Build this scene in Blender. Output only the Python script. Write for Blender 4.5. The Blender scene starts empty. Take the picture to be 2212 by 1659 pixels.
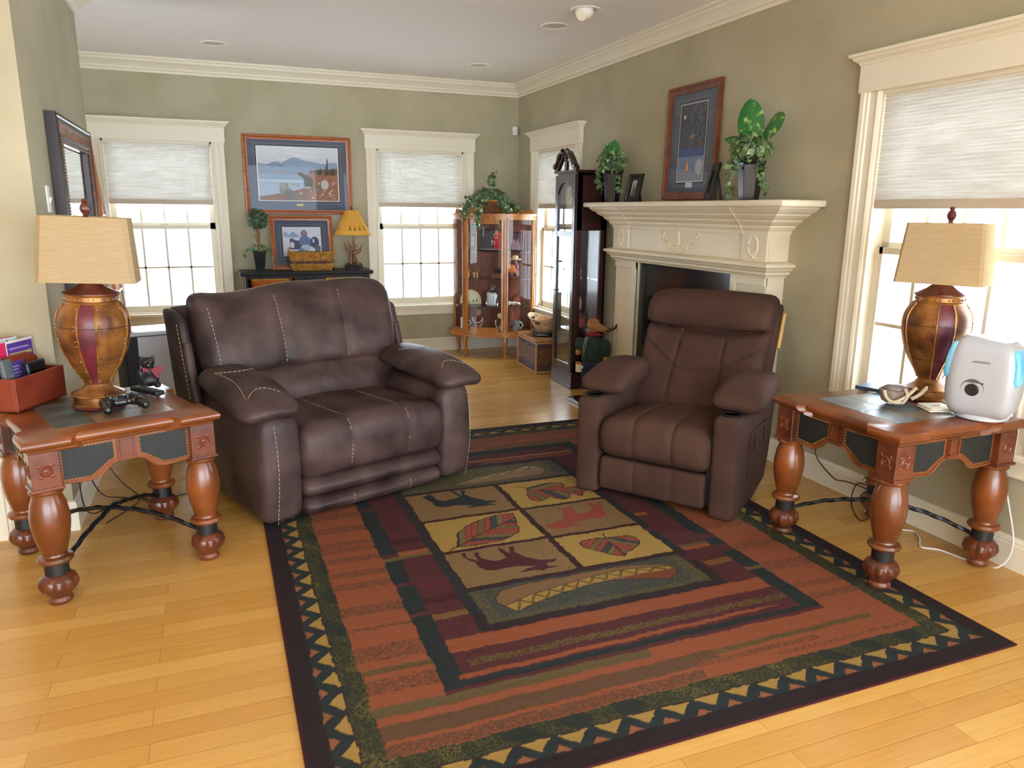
import bpy, math, random
import numpy as np
from mathutils import Vector, Matrix, Euler
random.seed(7)
S = bpy.context.scene
COL = S.collection
PI = math.pi
R = math.radians

# ------------------------------------------------------------------ camera, world, sun, exposure
cam = bpy.data.cameras.new('camera'); co = bpy.data.objects.new('camera', cam); COL.objects.link(co)
cam.sensor_width = 36; cam.lens = 1616.88 / 2212 * 36; cam.clip_start = 0.05
co.location = (-3.0548, -7.6221, 1.4571)
co.rotation_euler = (R(77.0086), R(-0.5667), R(-21.4103))
S.camera = co
S.view_settings.view_transform = 'Standard'; S.view_settings.look = 'None'
S.view_settings.gamma = 1; S.view_settings.use_curve_mapping = False
S.view_settings.exposure = 0.65
w = bpy.data.worlds.new('world'); S.world = w; w.use_nodes = True
wn = w.node_tree; wn.nodes['Background'].inputs[0].default_value = (0.76, 0.885, 1.0, 1)
wn.nodes['Background'].inputs[1].default_value = 8.0
sl = bpy.data.lights.new('sun', 'SUN'); sl.energy = 8.0; sl.angle = R(0.6); sl.color = (1.0, 0.9, 0.76)
so = bpy.data.objects.new('sun', sl); COL.objects.link(so)
so.rotation_euler = Vector((1.0, -2.3, 1.15)).to_track_quat('Z', 'Y').to_euler()
WIN_W = 0.90
S.cycles.use_denoising = True
S.cycles.max_bounces = 8; S.cycles.diffuse_bounces = 5; S.cycles.transparent_max_bounces = 16; S.cycles.sample_clamp_indirect = 6
S.cycles.caustics_reflective = False; S.cycles.caustics_refractive = False

# ------------------------------------------------------------------ helpers
def lin(c):
    return tuple((v / 255 / 12.92 if v / 255 <= 0.04045 else ((v / 255 + 0.055) / 1.055) ** 2.4) for v in c[:3])
def A4(c): return (*lin(c), 1)
MATS = {}
def mat(name, rgb, rough=0.6, metal=0.0, rgb2=None, nscale=6.0, namp=1.0, bump=0.0, bscale=60.0, coat=0.0, stretch=None,
        trans=0.0, alpha=1.0, emit=0.0, spec=0.5, sheen=0.0, detail=3.0, lo=0.35, hi=0.65, sub=0.0):
    if name in MATS: return MATS[name]
    m = bpy.data.materials.new(name); m.use_nodes = True; nt = m.node_tree; b = nt.nodes['Principled BSDF']
    b.inputs['Base Color'].default_value = A4(rgb); b.inputs['Roughness'].default_value = rough
    b.inputs['Metallic'].default_value = metal; b.inputs['Coat Weight'].default_value = coat; b.inputs['Coat Roughness'].default_value = 0.12
    b.inputs['Specular IOR Level'].default_value = spec; b.inputs['Transmission Weight'].default_value = trans
    b.inputs['Sheen Weight'].default_value = sheen; b.inputs['Alpha'].default_value = alpha
    if emit: b.inputs['Emission Color'].default_value = A4(rgb); b.inputs['Emission Strength'].default_value = emit
    tc = nt.nodes.new('ShaderNodeTexCoord'); mp = nt.nodes.new('ShaderNodeMapping')
    nt.links.new(tc.outputs['Object'], mp.inputs[0])
    if stretch: mp.inputs['Scale'].default_value = stretch
    if rgb2:
        n = nt.nodes.new('ShaderNodeTexNoise'); n.inputs['Scale'].default_value = nscale; n.inputs['Detail'].default_value = detail
        r = nt.nodes.new('ShaderNodeValToRGB'); r.color_ramp.elements[0].position = lo; r.color_ramp.elements[1].position = hi
        r.color_ramp.elements[0].color = A4(rgb); r.color_ramp.elements[1].color = A4(rgb2)
        nt.links.new(mp.outputs[0], n.inputs[0]); nt.links.new(n.outputs[0], r.inputs[0]); nt.links.new(r.outputs[0], b.inputs['Base Color'])
    if bump:
        n2 = nt.nodes.new('ShaderNodeTexNoise'); n2.inputs['Scale'].default_value = bscale; n2.inputs['Detail'].default_value = 4
        bp = nt.nodes.new('ShaderNodeBump'); bp.inputs['Strength'].default_value = bump; bp.inputs['Distance'].default_value = 0.01
        nt.links.new(mp.outputs[0], n2.inputs[0]); nt.links.new(n2.outputs[0], bp.inputs['Height']); nt.links.new(bp.outputs[0], b.inputs['Normal'])
    MATS[name] = m
    return m
def mat_vc(name, rough=0.7, bump=0.0, bscale=300, coat=0.0, var=0.0, vscale=200):
    """material showing a colour attribute 'paint' (pattern dyed / printed in the thing itself)"""
    if name in MATS: return MATS[name]
    m = bpy.data.materials.new(name); m.use_nodes = True; nt = m.node_tree; b = nt.nodes['Principled BSDF']
    at = nt.nodes.new('ShaderNodeAttribute'); at.attribute_name = 'paint'
    b.inputs['Roughness'].default_value = rough; b.inputs['Coat Weight'].default_value = coat; b.inputs['Coat Roughness'].default_value = 0.03
    b.inputs['Specular IOR Level'].default_value = 0.3
    tc = nt.nodes.new('ShaderNodeTexCoord')
    if var:
        n = nt.nodes.new('ShaderNodeTexNoise'); n.inputs['Scale'].default_value = vscale; n.inputs['Detail'].default_value = 2
        mr = nt.nodes.new('ShaderNodeMapRange'); mr.inputs[1].default_value = 0.3; mr.inputs[2].default_value = 0.7
        mr.inputs[3].default_value = 1 - var; mr.inputs[4].default_value = 1 + var
        mx = nt.nodes.new('ShaderNodeVectorMath'); mx.operation = 'SCALE'
        nt.links.new(tc.outputs['Object'], n.inputs[0]); nt.links.new(n.outputs[0], mr.inputs[0])
        nt.links.new(at.outputs['Color'], mx.inputs[0]); nt.links.new(mr.outputs[0], mx.inputs['Scale']); nt.links.new(mx.outputs[0], b.inputs['Base Color'])
    else: nt.links.new(at.outputs['Color'], b.inputs['Base Color'])
    if bump:
        n2 = nt.nodes.new('ShaderNodeTexNoise'); n2.inputs['Scale'].default_value = bscale
        bp = nt.nodes.new('ShaderNodeBump'); bp.inputs['Strength'].default_value = bump; bp.inputs['Distance'].default_value = 0.004
        nt.links.new(tc.outputs['Object'], n2.inputs[0]); nt.links.new(n2.outputs[0], bp.inputs['Height']); nt.links.new(bp.outputs[0], b.inputs['Normal'])
    MATS[name] = m; return m
def mat_glass(name, tint=(1, 1, 1), gl=0.08, rough=0.0):
    if name in MATS: return MATS[name]
    m = bpy.data.materials.new(name); m.use_nodes = True; nt = m.node_tree; nt.nodes.remove(nt.nodes['Principled BSDF'])
    t = nt.nodes.new('ShaderNodeBsdfTransparent'); t.inputs[0].default_value = (*tint, 1)
    g = nt.nodes.new('ShaderNodeBsdfGlossy'); g.inputs['Roughness'].default_value = rough
    lw = nt.nodes.new('ShaderNodeLayerWeight'); lw.inputs[0].default_value = 0.25
    mr = nt.nodes.new('ShaderNodeMapRange'); mr.inputs[3].default_value = gl * 0.5; mr.inputs[4].default_value = gl * 6
    mx = nt.nodes.new('ShaderNodeMixShader')
    nt.links.new(lw.outputs['Fresnel'], mr.inputs[0]); nt.links.new(mr.outputs[0], mx.inputs[0]); nt.links.new(t.outputs[0], mx.inputs[1]); nt.links.new(g.outputs[0], mx.inputs[2])
    nt.links.new(mx.outputs[0], nt.nodes['Material Output'].inputs[0]); MATS[name] = m; return m
def mat_cloth_trans(name, rgb, fac=0.5, tr=None, wave=0, rgb2=None, nscale=5, stretch=(1, 1, 1)):
    """thin cloth: diffuse + translucent"""
    if name in MATS: return MATS[name]
    m = bpy.data.materials.new(name); m.use_nodes = True; nt = m.node_tree; nt.nodes.remove(nt.nodes['Principled BSDF'])
    d = nt.nodes.new('ShaderNodeBsdfDiffuse'); d.inputs[0].default_value = A4(rgb)
    t = nt.nodes.new('ShaderNodeBsdfTranslucent'); t.inputs[0].default_value = A4(tr or rgb)
    mx = nt.nodes.new('ShaderNodeMixShader'); mx.inputs[0].default_value = fac
    if rgb2:
        tc = nt.nodes.new('ShaderNodeTexCoord'); mp = nt.nodes.new('ShaderNodeMapping'); mp.inputs['Scale'].default_value = stretch
        n = nt.nodes.new('ShaderNodeTexNoise'); n.inputs['Scale'].default_value = nscale
        r = nt.nodes.new('ShaderNodeValToRGB'); r.color_ramp.elements[0].position = 0.35; r.color_ramp.elements[1].position = 0.65
        r.color_ramp.elements[0].color = A4(rgb); r.color_ramp.elements[1].color = A4(rgb2)
        nt.links.new(tc.outputs['Object'], mp.inputs[0]); nt.links.new(mp.outputs[0], n.inputs[0]); nt.links.new(n.outputs[0], r.inputs[0]); nt.links.new(r.outputs[0], d.inputs[0])
        nt.links.new(r.outputs[0], t.inputs[0])
    nt.links.new(d.outputs[0], mx.inputs[1]); nt.links.new(t.outputs[0], mx.inputs[2])
    nt.links.new(mx.outputs[0], nt.nodes['Material Output'].inputs[0]); MATS[name] = m; return m

class MB:
    """collects shapes; build() links them as ONE mesh object"""
    def __init__(s): s.v = []; s.f = []; s.mi = []; s.cur = 0
    def add(s, vs, fs, M=None):
        o = len(s.v)
        s.v += [tuple(M @ Vector(p)) for p in vs] if M is not None else [tuple(p) for p in vs]
        s.f += [tuple(o + i for i in f) for f in fs]; s.mi += [s.cur] * len(fs); return s
    def box(s, x0, x1, y0, y1, z0, z1, M=None):
        return s.add([(x0, y0, z0), (x1, y0, z0), (x1, y1, z0), (x0, y1, z0), (x0, y0, z1), (x1, y0, z1), (x1, y1, z1), (x0, y1, z1)],
                     [(0, 3, 2, 1), (4, 5, 6, 7), (0, 1, 5, 4), (1, 2, 6, 5), (2, 3, 7, 6), (3, 0, 4, 7)], M)
    def lathe(s, prof, n=24, c=(0, 0, 0), M=None, rx=1, ry=1, rfn=None):
        vs = []; k = len(prof)
        for i in range(n):
            a = 2 * PI * i / n
            for r, z in prof:
                q = rfn(a, r, z) if rfn else r
                vs.append((c[0] + rx * q * math.cos(a), c[1] + ry * q * math.sin(a), c[2] + z))
        fs = [(i * k + j, ((i + 1) % n) * k + j, ((i + 1) % n) * k + j + 1, i * k + j + 1) for i in range(n) for j in range(k - 1)]
        fs.append(tuple(i * k for i in reversed(range(n)))); fs.append(tuple(i * k + k - 1 for i in range(n)))
        return s.add(vs, fs, M)
    def cyl(s, r, z0, z1, c=(0, 0), n=20, M=None, r2=None): return s.lathe([(r, z0), (r2 if r2 is not None else r, z1)], n, (c[0], c[1], 0), M)
    def tube(s, pts, r, n=8, cap=True, closed=False, M=None, flat=1.0, twist=0.0):
        P = [Vector(p) for p in pts]; k = len(P); vs = []; up = None
        for i in range(k):
            if closed: t = P[(i + 1) % k] - P[i - 1]
            else: t = P[min(i + 1, k - 1)] - P[max(i - 1, 0)]
            t = t.normalized() if t.length > 1e-9 else Vector((0, 0, 1))
            if up is None:
                up = Vector((0, 0, 1)) if abs(t.z) < 0.9 else Vector((1, 0, 0))
            a = t.cross(up); a = a.normalized() if a.length > 1e-6 else t.orthogonal().normalized(); b = a.cross(t); up = b
            rr = r[i] if isinstance(r, (list, tuple)) else r
            for j in range(n):
                an = 2 * PI * j / n + twist * i
                vs.append(P[i] + a * (rr * math.cos(an)) + b * (rr * flat * math.sin(an)))
        m = k if closed else k - 1
        fs = [(i * n + j, i * n + (j + 1) % n, ((i + 1) % k) * n + (j + 1) % n, ((i + 1) % k) * n + j) for i in range(m) for j in range(n)]
        if not closed and cap: fs += [tuple(reversed(range(n))), tuple((k - 1) * n + j for j in range(n))]
        return s.add(vs, fs, M)
    def prism(s, poly, z0, z1, M=None):
        k = len(poly); vs = [(x, y, z0) for x, y in poly] + [(x, y, z1) for x, y in poly]
        fs = [tuple(reversed(range(k))), tuple(range(k, 2 * k))] + [(i, (i + 1) % k, k + (i + 1) % k, k + i) for i in range(k)]
        return s.add(vs, fs, M)
    def ball(s, c, r, n=12, M=None):
        rx, ry, rz = (r, r, r) if not isinstance(r, (tuple, list)) else r
        m = n // 2; prof = [(math.sin(PI * i / m), -math.cos(PI * i / m)) for i in range(m + 1)]
        prof[0] = (0.001, -1); prof[-1] = (0.001, 1)
        vs = []; k = len(prof)
        for i in range(n):
            a = 2 * PI * i / n
            for q, z in prof: vs.append((c[0] + rx * q * math.cos(a), c[1] + ry * q * math.sin(a), c[2] + rz * z))
        fs = [(i * k + j, ((i + 1) % n) * k + j, ((i + 1) % n) * k + j + 1, i * k + j + 1) for i in range(n) for j in range(k - 1)]
        return s.add(vs, fs, M)
    def surf(s, fn, nu, nv, cu=False, M=None):
        vs = [fn(i / (nu if cu else nu - 1), j / (nv - 1)) for i in range(nu) for j in range(nv)]
        m = nu if cu else nu - 1
        fs = [(i * nv + j, ((i + 1) % nu) * nv + j, ((i + 1) % nu) * nv + j + 1, i * nv + j + 1) for i in range(m) for j in range(nv - 1)]
        return s.add(vs, fs, M)
    def rbox(s, x0, x1, y0, y1, z0, z1, r, d=0.03, fn=None, M=None):
        h = Vector(((x1 - x0) / 2, (y1 - y0) / 2, (z1 - z0) / 2)); c = Vector(((x0 + x1) / 2, (y0 + y1) / 2, (z0 + z1) / 2))
        r = min(r, h.x * .98, h.y * .98, h.z * .98)
        idx = {}; vs = []; fs = []
        def coords(hh):
            i = hh - r; k = max(1, int(2 * i / d)); m = max(2, min(5, int(r / d * 1.6) + 1))
            a = [-hh + r * (1 - math.cos(PI / 2 * j / m)) for j in range(m)]  # edge zone
            mid = [-i + 2 * i * j / k for j in range(k + 1)]
            return a + mid + [-q for q in reversed(a)]
        C3 = [coords(h.x), coords(h.y), coords(h.z)]
        def vid(p):
            key = tuple(round(q, 5) for q in p)
            if key in idx: return idx[key]
            q = Vector((max(-(h.x - r), min(h.x - r, p[0])), max(-(h.y - r), min(h.y - r, p[1])), max(-(h.z - r), min(h.z - r, p[2]))))
            dd = Vector(p) - q
            o = q + dd.normalized() * r if dd.length > 1e-9 else Vector(p)
            o = o + c
            if fn: o = Vector(fn(o.x, o.y, o.z))
            idx[key] = len(vs); vs.append(tuple(o)); return idx[key]
        for ax in range(3):
            u, v = [(1, 2), (2, 0), (0, 1)][ax]
            for sg in (-1, 1):
                for i in range(len(C3[u]) - 1):
                    for j in range(len(C3[v]) - 1):
                        q = []
                        for a, b in ((i, j), (i + 1, j), (i + 1, j + 1), (i, j + 1)):
                            p = [0, 0, 0]; p[ax] = sg * h[ax]; p[u] = C3[u][a]; p[v] = C3[v][b]; q.append(vid(p))
                        if sg < 0: q.reverse()
                        fs.append(tuple(q))
        return s.add(vs, fs, M)
    def build(s, name, m, parent=None, smooth=True, bevel=0.0, loc=None, rot=None, auto=35):
        me = bpy.data.meshes.new(name); me.from_pydata(s.v, [], s.f); me.validate(); me.update()
        o = bpy.data.objects.new(name, me); COL.objects.link(o)
        for mm in (m if isinstance(m, (list, tuple)) else [m]): me.materials.append(mm)
        if isinstance(m, (list, tuple)) and len(me.polygons) == len(s.mi): me.polygons.foreach_set('material_index', s.mi)
        if smooth:
            me.shade_smooth()
            if auto:
                try: me.set_sharp_from_angle(angle=R(auto))
                except Exception: pass
        if bevel:
            b = o.modifiers.new('b', 'BEVEL'); b.width = bevel; b.segments = 2; b.limit_method = 'ANGLE'; b.harden_normals = False
        if parent: o.parent = parent
        if loc: o.location = loc
        if rot is not None: o.rotation_euler = (0, 0, rot) if isinstance(rot, float) else rot
        return o
def tag(o, label, cat, group=None, kind=None):
    o['label'] = label; o['category'] = cat
    if group: o['group'] = group
    if kind: o['kind'] = kind
    return o
def thing(name, label, cat, loc=(0, 0, 0), rz=0.0, group=None):
    o = bpy.data.objects.new(name, None); COL.objects.link(o); o.location = loc
    o.rotation_euler = rz if isinstance(rz, (tuple, list)) else (0, 0, rz); o.empty_display_size = 0.1
    return tag(o, label, cat, group)
def struct(o): o['kind'] = 'structure'; return o
def kids(o): return [c for c in bpy.data.objects if c.parent == o]
def copy_tree(o, parent=None):
    c = o.copy(); COL.objects.link(c); c.parent = parent
    for k in kids(o): copy_tree(k, c)
    return c
def T(x, y, z): return Matrix.Translation((x, y, z))
def RZ(a): return Matrix.Rotation(a, 4, 'Z')
def RX(a): return Matrix.Rotation(a, 4, 'X')
def RY(a): return Matrix.Rotation(a, 4, 'Y')
def text(name, body, size, m, parent, M, ext=0.0006):
    cu = bpy.data.curves.new('t', 'FONT'); cu.body = body; cu.size = size; cu.extrude = ext; cu.align_x = 'CENTER'; cu.align_y = 'CENTER'
    t = bpy.data.objects.new('t', cu); COL.objects.link(t)
    me = bpy.data.meshes.new_from_object(t.evaluated_get(bpy.context.evaluated_depsgraph_get())); bpy.data.objects.remove(t)
    me.transform(M); o = bpy.data.objects.new(name, me); COL.objects.link(o); me.materials.clear(); me.materials.append(m); o.parent = parent
    return o

# ---- painted rasters (woven / printed patterns) as colour attributes on a grid mesh
def inpoly(U, V, poly):
    m = np.zeros(U.shape, bool); k = len(poly)
    for i in range(k):
        x0, y0 = poly[i]; x1, y1 = poly[(i + 1) % k]
        if y0 == y1: continue
        c = ((V >= min(y0, y1)) & (V < max(y0, y1))); m ^= c & (U < x0 + (V - y0) * (x1 - x0) / (y1 - y0))
    return m
class Paint:
    def __init__(s, u0, u1, v0, v1, step, base, warp=0.0):
        s.nu = int((u1 - u0) / step) + 1; s.nv = int((v1 - v0) / step) + 1
        s.u = np.linspace(u0, u1, s.nu); s.v = np.linspace(v0, v1, s.nv)
        s.GU, s.GV = np.meshgrid(s.u, s.v, indexing='ij'); s.U, s.V = s.GU, s.GV
        if warp:
            a = s.GU; b = s.GV
            s.U = a + warp * (np.sin(b * 23) * .6 + np.sin(b * 57 + 1) * .4 + np.sin(b * 121 + 2 + a * 9) * .3)
            s.V = b + warp * (np.sin(a * 19 + .4) * .6 + np.sin(a * 47 + 2) * .4 + np.sin(a * 133 + b * 7) * .3)
        s.C = np.empty((s.nu, s.nv, 3)); s.C[:] = lin(base); s.rng = np.random.default_rng(3)
    def m(s, mask, col, grain=0.0, col2=None):
        if grain:
            n = s.rng.random(s.U.shape) < grain
            s.C[mask & ~n] = lin(col); s.C[mask & n] = lin(col2)
        else: s.C[mask] = lin(col)
    def rect(s, u0, u1, v0, v1, col, grain=0, col2=None): s.m((s.U > u0) & (s.U < u1) & (s.V > v0) & (s.V < v1), col, grain, col2)
    def poly(s, p, col, grain=0, col2=None): s.m(inpoly(s.U, s.V, p), col, grain, col2)
    def line(s, pts, w, col):
        for (x0, y0), (x1, y1) in zip(pts[:-1], pts[1:]):
            dx, dy = x1 - x0, y1 - y0; L = dx * dx + dy * dy + 1e-12
            t = np.clip(((s.U - x0) * dx + (s.V - y0) * dy) / L, 0, 1)
            s.m(np.hypot(s.U - x0 - t * dx, s.V - y0 - t * dy) < w / 2, col)
    def circ(s, u, v, r, col, rv=None): s.m(((s.U - u) / r) ** 2 + ((s.V - v) / (rv or r)) ** 2 < 1, col)
    def vgrad(s, v0, v1, c0, c1, u0=-9, u1=9):
        mk = (s.V >= v0) & (s.V <= v1) & (s.U >= u0) & (s.U <= u1); t = ((s.V - v0) / (v1 - v0))[..., None]
        g = (1 - t) * np.array(lin(c0)) + t * np.array(lin(c1)); s.C[mk] = g[mk]
    def mesh(s, name, place, m, parent=None, thick=0.0, zfn=None):
        """place: 'xy' lies flat, 'xz' stands facing -y"""
        z = np.zeros(s.GU.shape) if zfn is None else zfn(s.GU, s.GV)
        if place == 'xy': co_ = np.stack([s.GU, s.GV, z], -1)
        else: co_ = np.stack([s.GU, -z, s.GV], -1)
        co_ = co_.reshape(-1, 3); nu, nv = s.nu, s.nv
        i = np.arange(nu - 1)[:, None] * nv + np.arange(nv - 1)[None]; i = i.ravel()
        F = np.stack([i, i + nv, i + nv + 1, i + 1], -1)
        C = np.concatenate([s.C, np.ones((nu, nv, 1))], -1).reshape(-1, 4)
        if thick:   # skirt and underside, pushed away from the viewer's side
            ring = np.concatenate([np.arange(nv), np.arange(1, nu) * nv + nv - 1, (nu - 1) * nv + np.arange(nv - 2, -1, -1), np.arange(nu - 2, 0, -1) * nv])
            off = np.array([0, 0, -thick]) if place == 'xy' else np.array([0, thick, 0])
            n0 = len(co_); lo_ = co_[ring].copy()
            if place == 'xy': lo_[:, 2] = -thick
            else: lo_[:, 1] = thick
            co_ = np.concatenate([co_, lo_]); C = np.concatenate([C, C[ring]])
            k = len(ring); a = ring; b = np.roll(ring, -1); c2 = n0 + np.arange(k); d2 = n0 + np.roll(np.arange(k), -1)
            F = np.concatenate([F, np.stack([a, b, d2, c2], -1)])
        me = bpy.data.meshes.new(name); me.vertices.add(len(co_)); me.vertices.foreach_set('co', co_.astype(np.float32).ravel())
        me.loops.add(F.size); me.loops.foreach_set('vertex_index', F.astype(np.int32).ravel())
        me.polygons.add(len(F)); me.polygons.foreach_set('loop_start', (np.arange(len(F)) * 4).astype(np.int32)); me.update(calc_edges=True)
        at = me.color_attributes.new('paint', 'FLOAT_COLOR', 'POINT'); at.data.foreach_set('color', C.astype(np.float32).ravel())
        me.materials.append(m); o = bpy.data.objects.new(name, me); COL.objects.link(o); o.parent = parent
        return o

# ------------------------------------------------------------------ materials of the room
WALL = mat('wall_paint', (184, 176, 150), 0.85, rgb2=(166, 158, 130), nscale=2.2, detail=5, lo=.3, hi=.7)
CEIL = mat('ceiling_paint', (240, 238, 236), 0.9)
TRIM = mat('trim_paint', (232, 224, 204), 0.45, spec=.4)
def wood_floor():
    m = bpy.data.materials.new('maple_floor'); m.use_nodes = True; nt = m.node_tree; b = nt.nodes['Principled BSDF']; N = nt.nodes.new; Lk = nt.links.new
    tc = N('ShaderNodeTexCoord'); br = N('ShaderNodeTexBrick'); br.offset = 0.37; br.offset_frequency = 2
    br.inputs['Scale'].default_value = 1; br.inputs['Brick Width'].default_value = 0.83; br.inputs['Row Height'].default_value = 0.082
    br.inputs['Mortar Size'].default_value = 0.0009; br.inputs['Mortar Smooth'].default_value = 0.2; br.inputs['Bias'].default_value = 0.0
    br.inputs['Color1'].default_value = A4((203, 157, 84)); br.inputs['Color2'].default_value = A4((188, 139, 68)); br.inputs['Mortar'].default_value = A4((150, 98, 48))
    mp = N('ShaderNodeMapping'); mp.inputs['Scale'].default_value = (2.2, 38, 1); n = N('ShaderNodeTexNoise'); n.inputs['Scale'].default_value = 2.2; n.inputs['Detail'].default_value = 6
    mr = N('ShaderNodeMapRange'); mr.inputs[1].default_value = .3; mr.inputs[2].default_value = .7; mr.inputs[3].default_value = .92; mr.inputs[4].default_value = 1.06
    sc = N('ShaderNodeVectorMath'); sc.operation = 'SCALE'
    Lk(tc.outputs['Object'], br.inputs['Vector']); Lk(tc.outputs['Object'], mp.inputs[0]); Lk(mp.outputs[0], n.inputs[0]); Lk(n.outputs[0], mr.inputs[0])
    Lk(br.outputs['Color'], sc.inputs[0]); Lk(mr.outputs[0], sc.inputs['Scale']); Lk(sc.outputs[0], b.inputs['Base Color'])
    b.inputs['Roughness'].default_value = 0.24; b.inputs['Specular IOR Level'].default_value = 0.5
    bp = N('ShaderNodeBump'); bp.inputs['Strength'].default_value = 0.25; bp.inputs['Distance'].default_value = 0.002; bp.invert = True
    Lk(br.outputs['Fac'], bp.inputs['Height']); Lk(bp.outputs[0], b.inputs['Normal'])
    return m
FLOORM = wood_floor()
H = 2.72
X0, Y0 = -7.0, -12.6      # far left side and rear of the room

# ------------------------------------------------------------------ shell
b = MB(); b.box(X0, 0.16, Y0, 0.16, -0.12, 0.0); struct(b.build('floor', FLOORM, smooth=False))
b = MB(); b.box(X0, 0.16, Y0, 0.16, H, H + .1); struct(b.build('ceiling', CEIL, smooth=False))
OPZ0, OPZ1 = 0.50, 2.04
def wall_holes(name, a0, a1, holes, along_x):
    b = MB(); xs = sorted(holes); cur = a0
    def put(p, q, z0, z1):
        if q - p < 1e-4: return
        if along_x: b.box(p, q, 0, 0.15, z0, z1)
        else: b.box(0, 0.15, p, q, z0, z1)
    for h0, h1 in xs:
        put(cur, h0, 0, H); put(h0, h1, 0, OPZ0); put(h0, h1, OPZ1, H); cur = h1
    put(cur, a1, 0, H)
    return struct(b.build(name, WALL, smooth=False))
W1, W2, W3, W4 = -3.455, -1.055, -0.955, -5.155
wall_holes('wall_back', X0, 0.15, [(W1 - .45, W1 + .45), (W2 - .45, W2 + .45)], True)
wall_holes('wall_right', -7.2, 0.0, [(W4 - .45, W4 + .45), (W3 - .44, W3 + .44)], False)
b = MB(); b.box(0, .15, Y0, -7.2, 2.35, H); b.box(0, .15, Y0, Y0 + .3, 0, 2.35); b.box(0, .15, -9.9, -9.6, 0, 2.35); struct(b.build('wall_right_unseen', WALL, smooth=False))  # unseen stretch of right wall, wide openings added to light the left wall
b = MB(); b.box(.16, 3.2, -17, -6.9, 2.55, 2.65); struct(b.build('sun_block_slab', CEIL, smooth=False))  # unseen slab added outside to keep direct sun out of those openings
LX, LY0, LY1 = -3.74, -3.88, -2.06
b = MB(); b.box(LX - .14, LX, LY0, LY1, 0, H); b.box(X0, LX - .14, LY0, LY0 + .14, 0, H); struct(b.build('wall_left', WALL, smooth=False))
b = MB(); b.box(X0 - .15, X0, Y0, -3.2, 0, H); b.box(X0 - .15, X0, -1.6, 0.15, 0, H); b.box(X0 - .15, X0, -3.2, -1.6, 0, .5); b.box(X0 - .15, X0, -3.2, -1.6, 1.6, H); struct(b.build('wall_far_left', WALL, smooth=False))  # opening added in this unseen wall to brighten the back of the room
# unseen rear wall, its wide opening added to let in sky light as fill
b = MB(); b.box(X0, 0.15, Y0 - .15, Y0, 2.5, H); b.box(X0, X0 + .3, Y0 - .15, Y0, 0, 2.45); b.box(-.5, .15, Y0 - .15, Y0, 0, 2.45); struct(b.build('wall_rear', WALL, smooth=False))

def run(prof, p0, p1, nrm, m0=0, m1=0):
    """profile (distance from the wall, z) swept from p0 to p1; m0/m1: mitre growth per unit distance"""
    b = MB(); P0 = Vector((*p0, 0)); P1 = Vector((*p1, 0)); N_ = Vector((*nrm, 0)); D = (P1 - P0).normalized(); k = len(prof); vs = []
    for P, m in ((P0, -m0), (P1, m1)):
        for d, z in prof: q = P + N_ * d + D * (m * d); vs.append((q.x, q.y, z))
    fs = [(i, (i + 1) % k, k + (i + 1) % k, k + i) for i in range(k)] + [tuple(reversed(range(k))), tuple(range(k, 2 * k))]
    return b.add(vs, fs)
CR = [(0, 2.60), (.012, 2.60), (.016, 2.618), (.03, 2.624), (.034, 2.64), (.06, 2.668), (.082, 2.68), (.086, 2.698), (.1, 2.702), (.1, H), (0, H)]
BBP = [(0, 0), (.016, 0), (.016, .108), (.012, .112), (.014, .122), (.008, .138), (0, .14)]
n_ = 0
for nm, prof in (('crown', CR), ('base', BBP)):
    for wname, p0, p1, nr, m0, m1 in (('back', (X0, 0), (0, 0), (0, -1), 0, -1), ('right', (0, 0), (0, Y0), (-1, 0), -1, 0), ('left', (LX, LY0), (LX, LY1), (1, 0), 1, 1), ('left_end', (LX, LY1), (LX - .14, LY1), (0, 1), 1, 0), ('left_front', (X0, LY0), (LX, LY0), (0, -1), 0, 1)):
        if nm == 'base':
            o = run(prof, p0, p1, nr, m0, m1).build('baseboard_' + wname, TRIM, auto=20)
        else:
            n_ += 1; o = run(prof, p0, p1, nr, m0, m1).build('trim_%d' % n_, TRIM, auto=20)
        struct(o)
# door casing on the short wall that faces the camera at the left
b = MB(); b.box(-4.10, -3.985, LY0 - .022, LY0, 0, 2.06); b.box(-4.085, -4.0, LY0 - .032, LY0, 0, 2.06); b.box(-5.0, -3.985, LY0 - .022, LY0, 2.06, 2.16)
struct(b.build('trim_20', TRIM, smooth=False))
b = MB(); b.box(-4.98, -4.105, LY0 - .012, LY0 + .0, 0.01, 2.05); struct(b.build('door_1', mat('door_paint', (233, 227, 212), .4), smooth=False))

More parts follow.
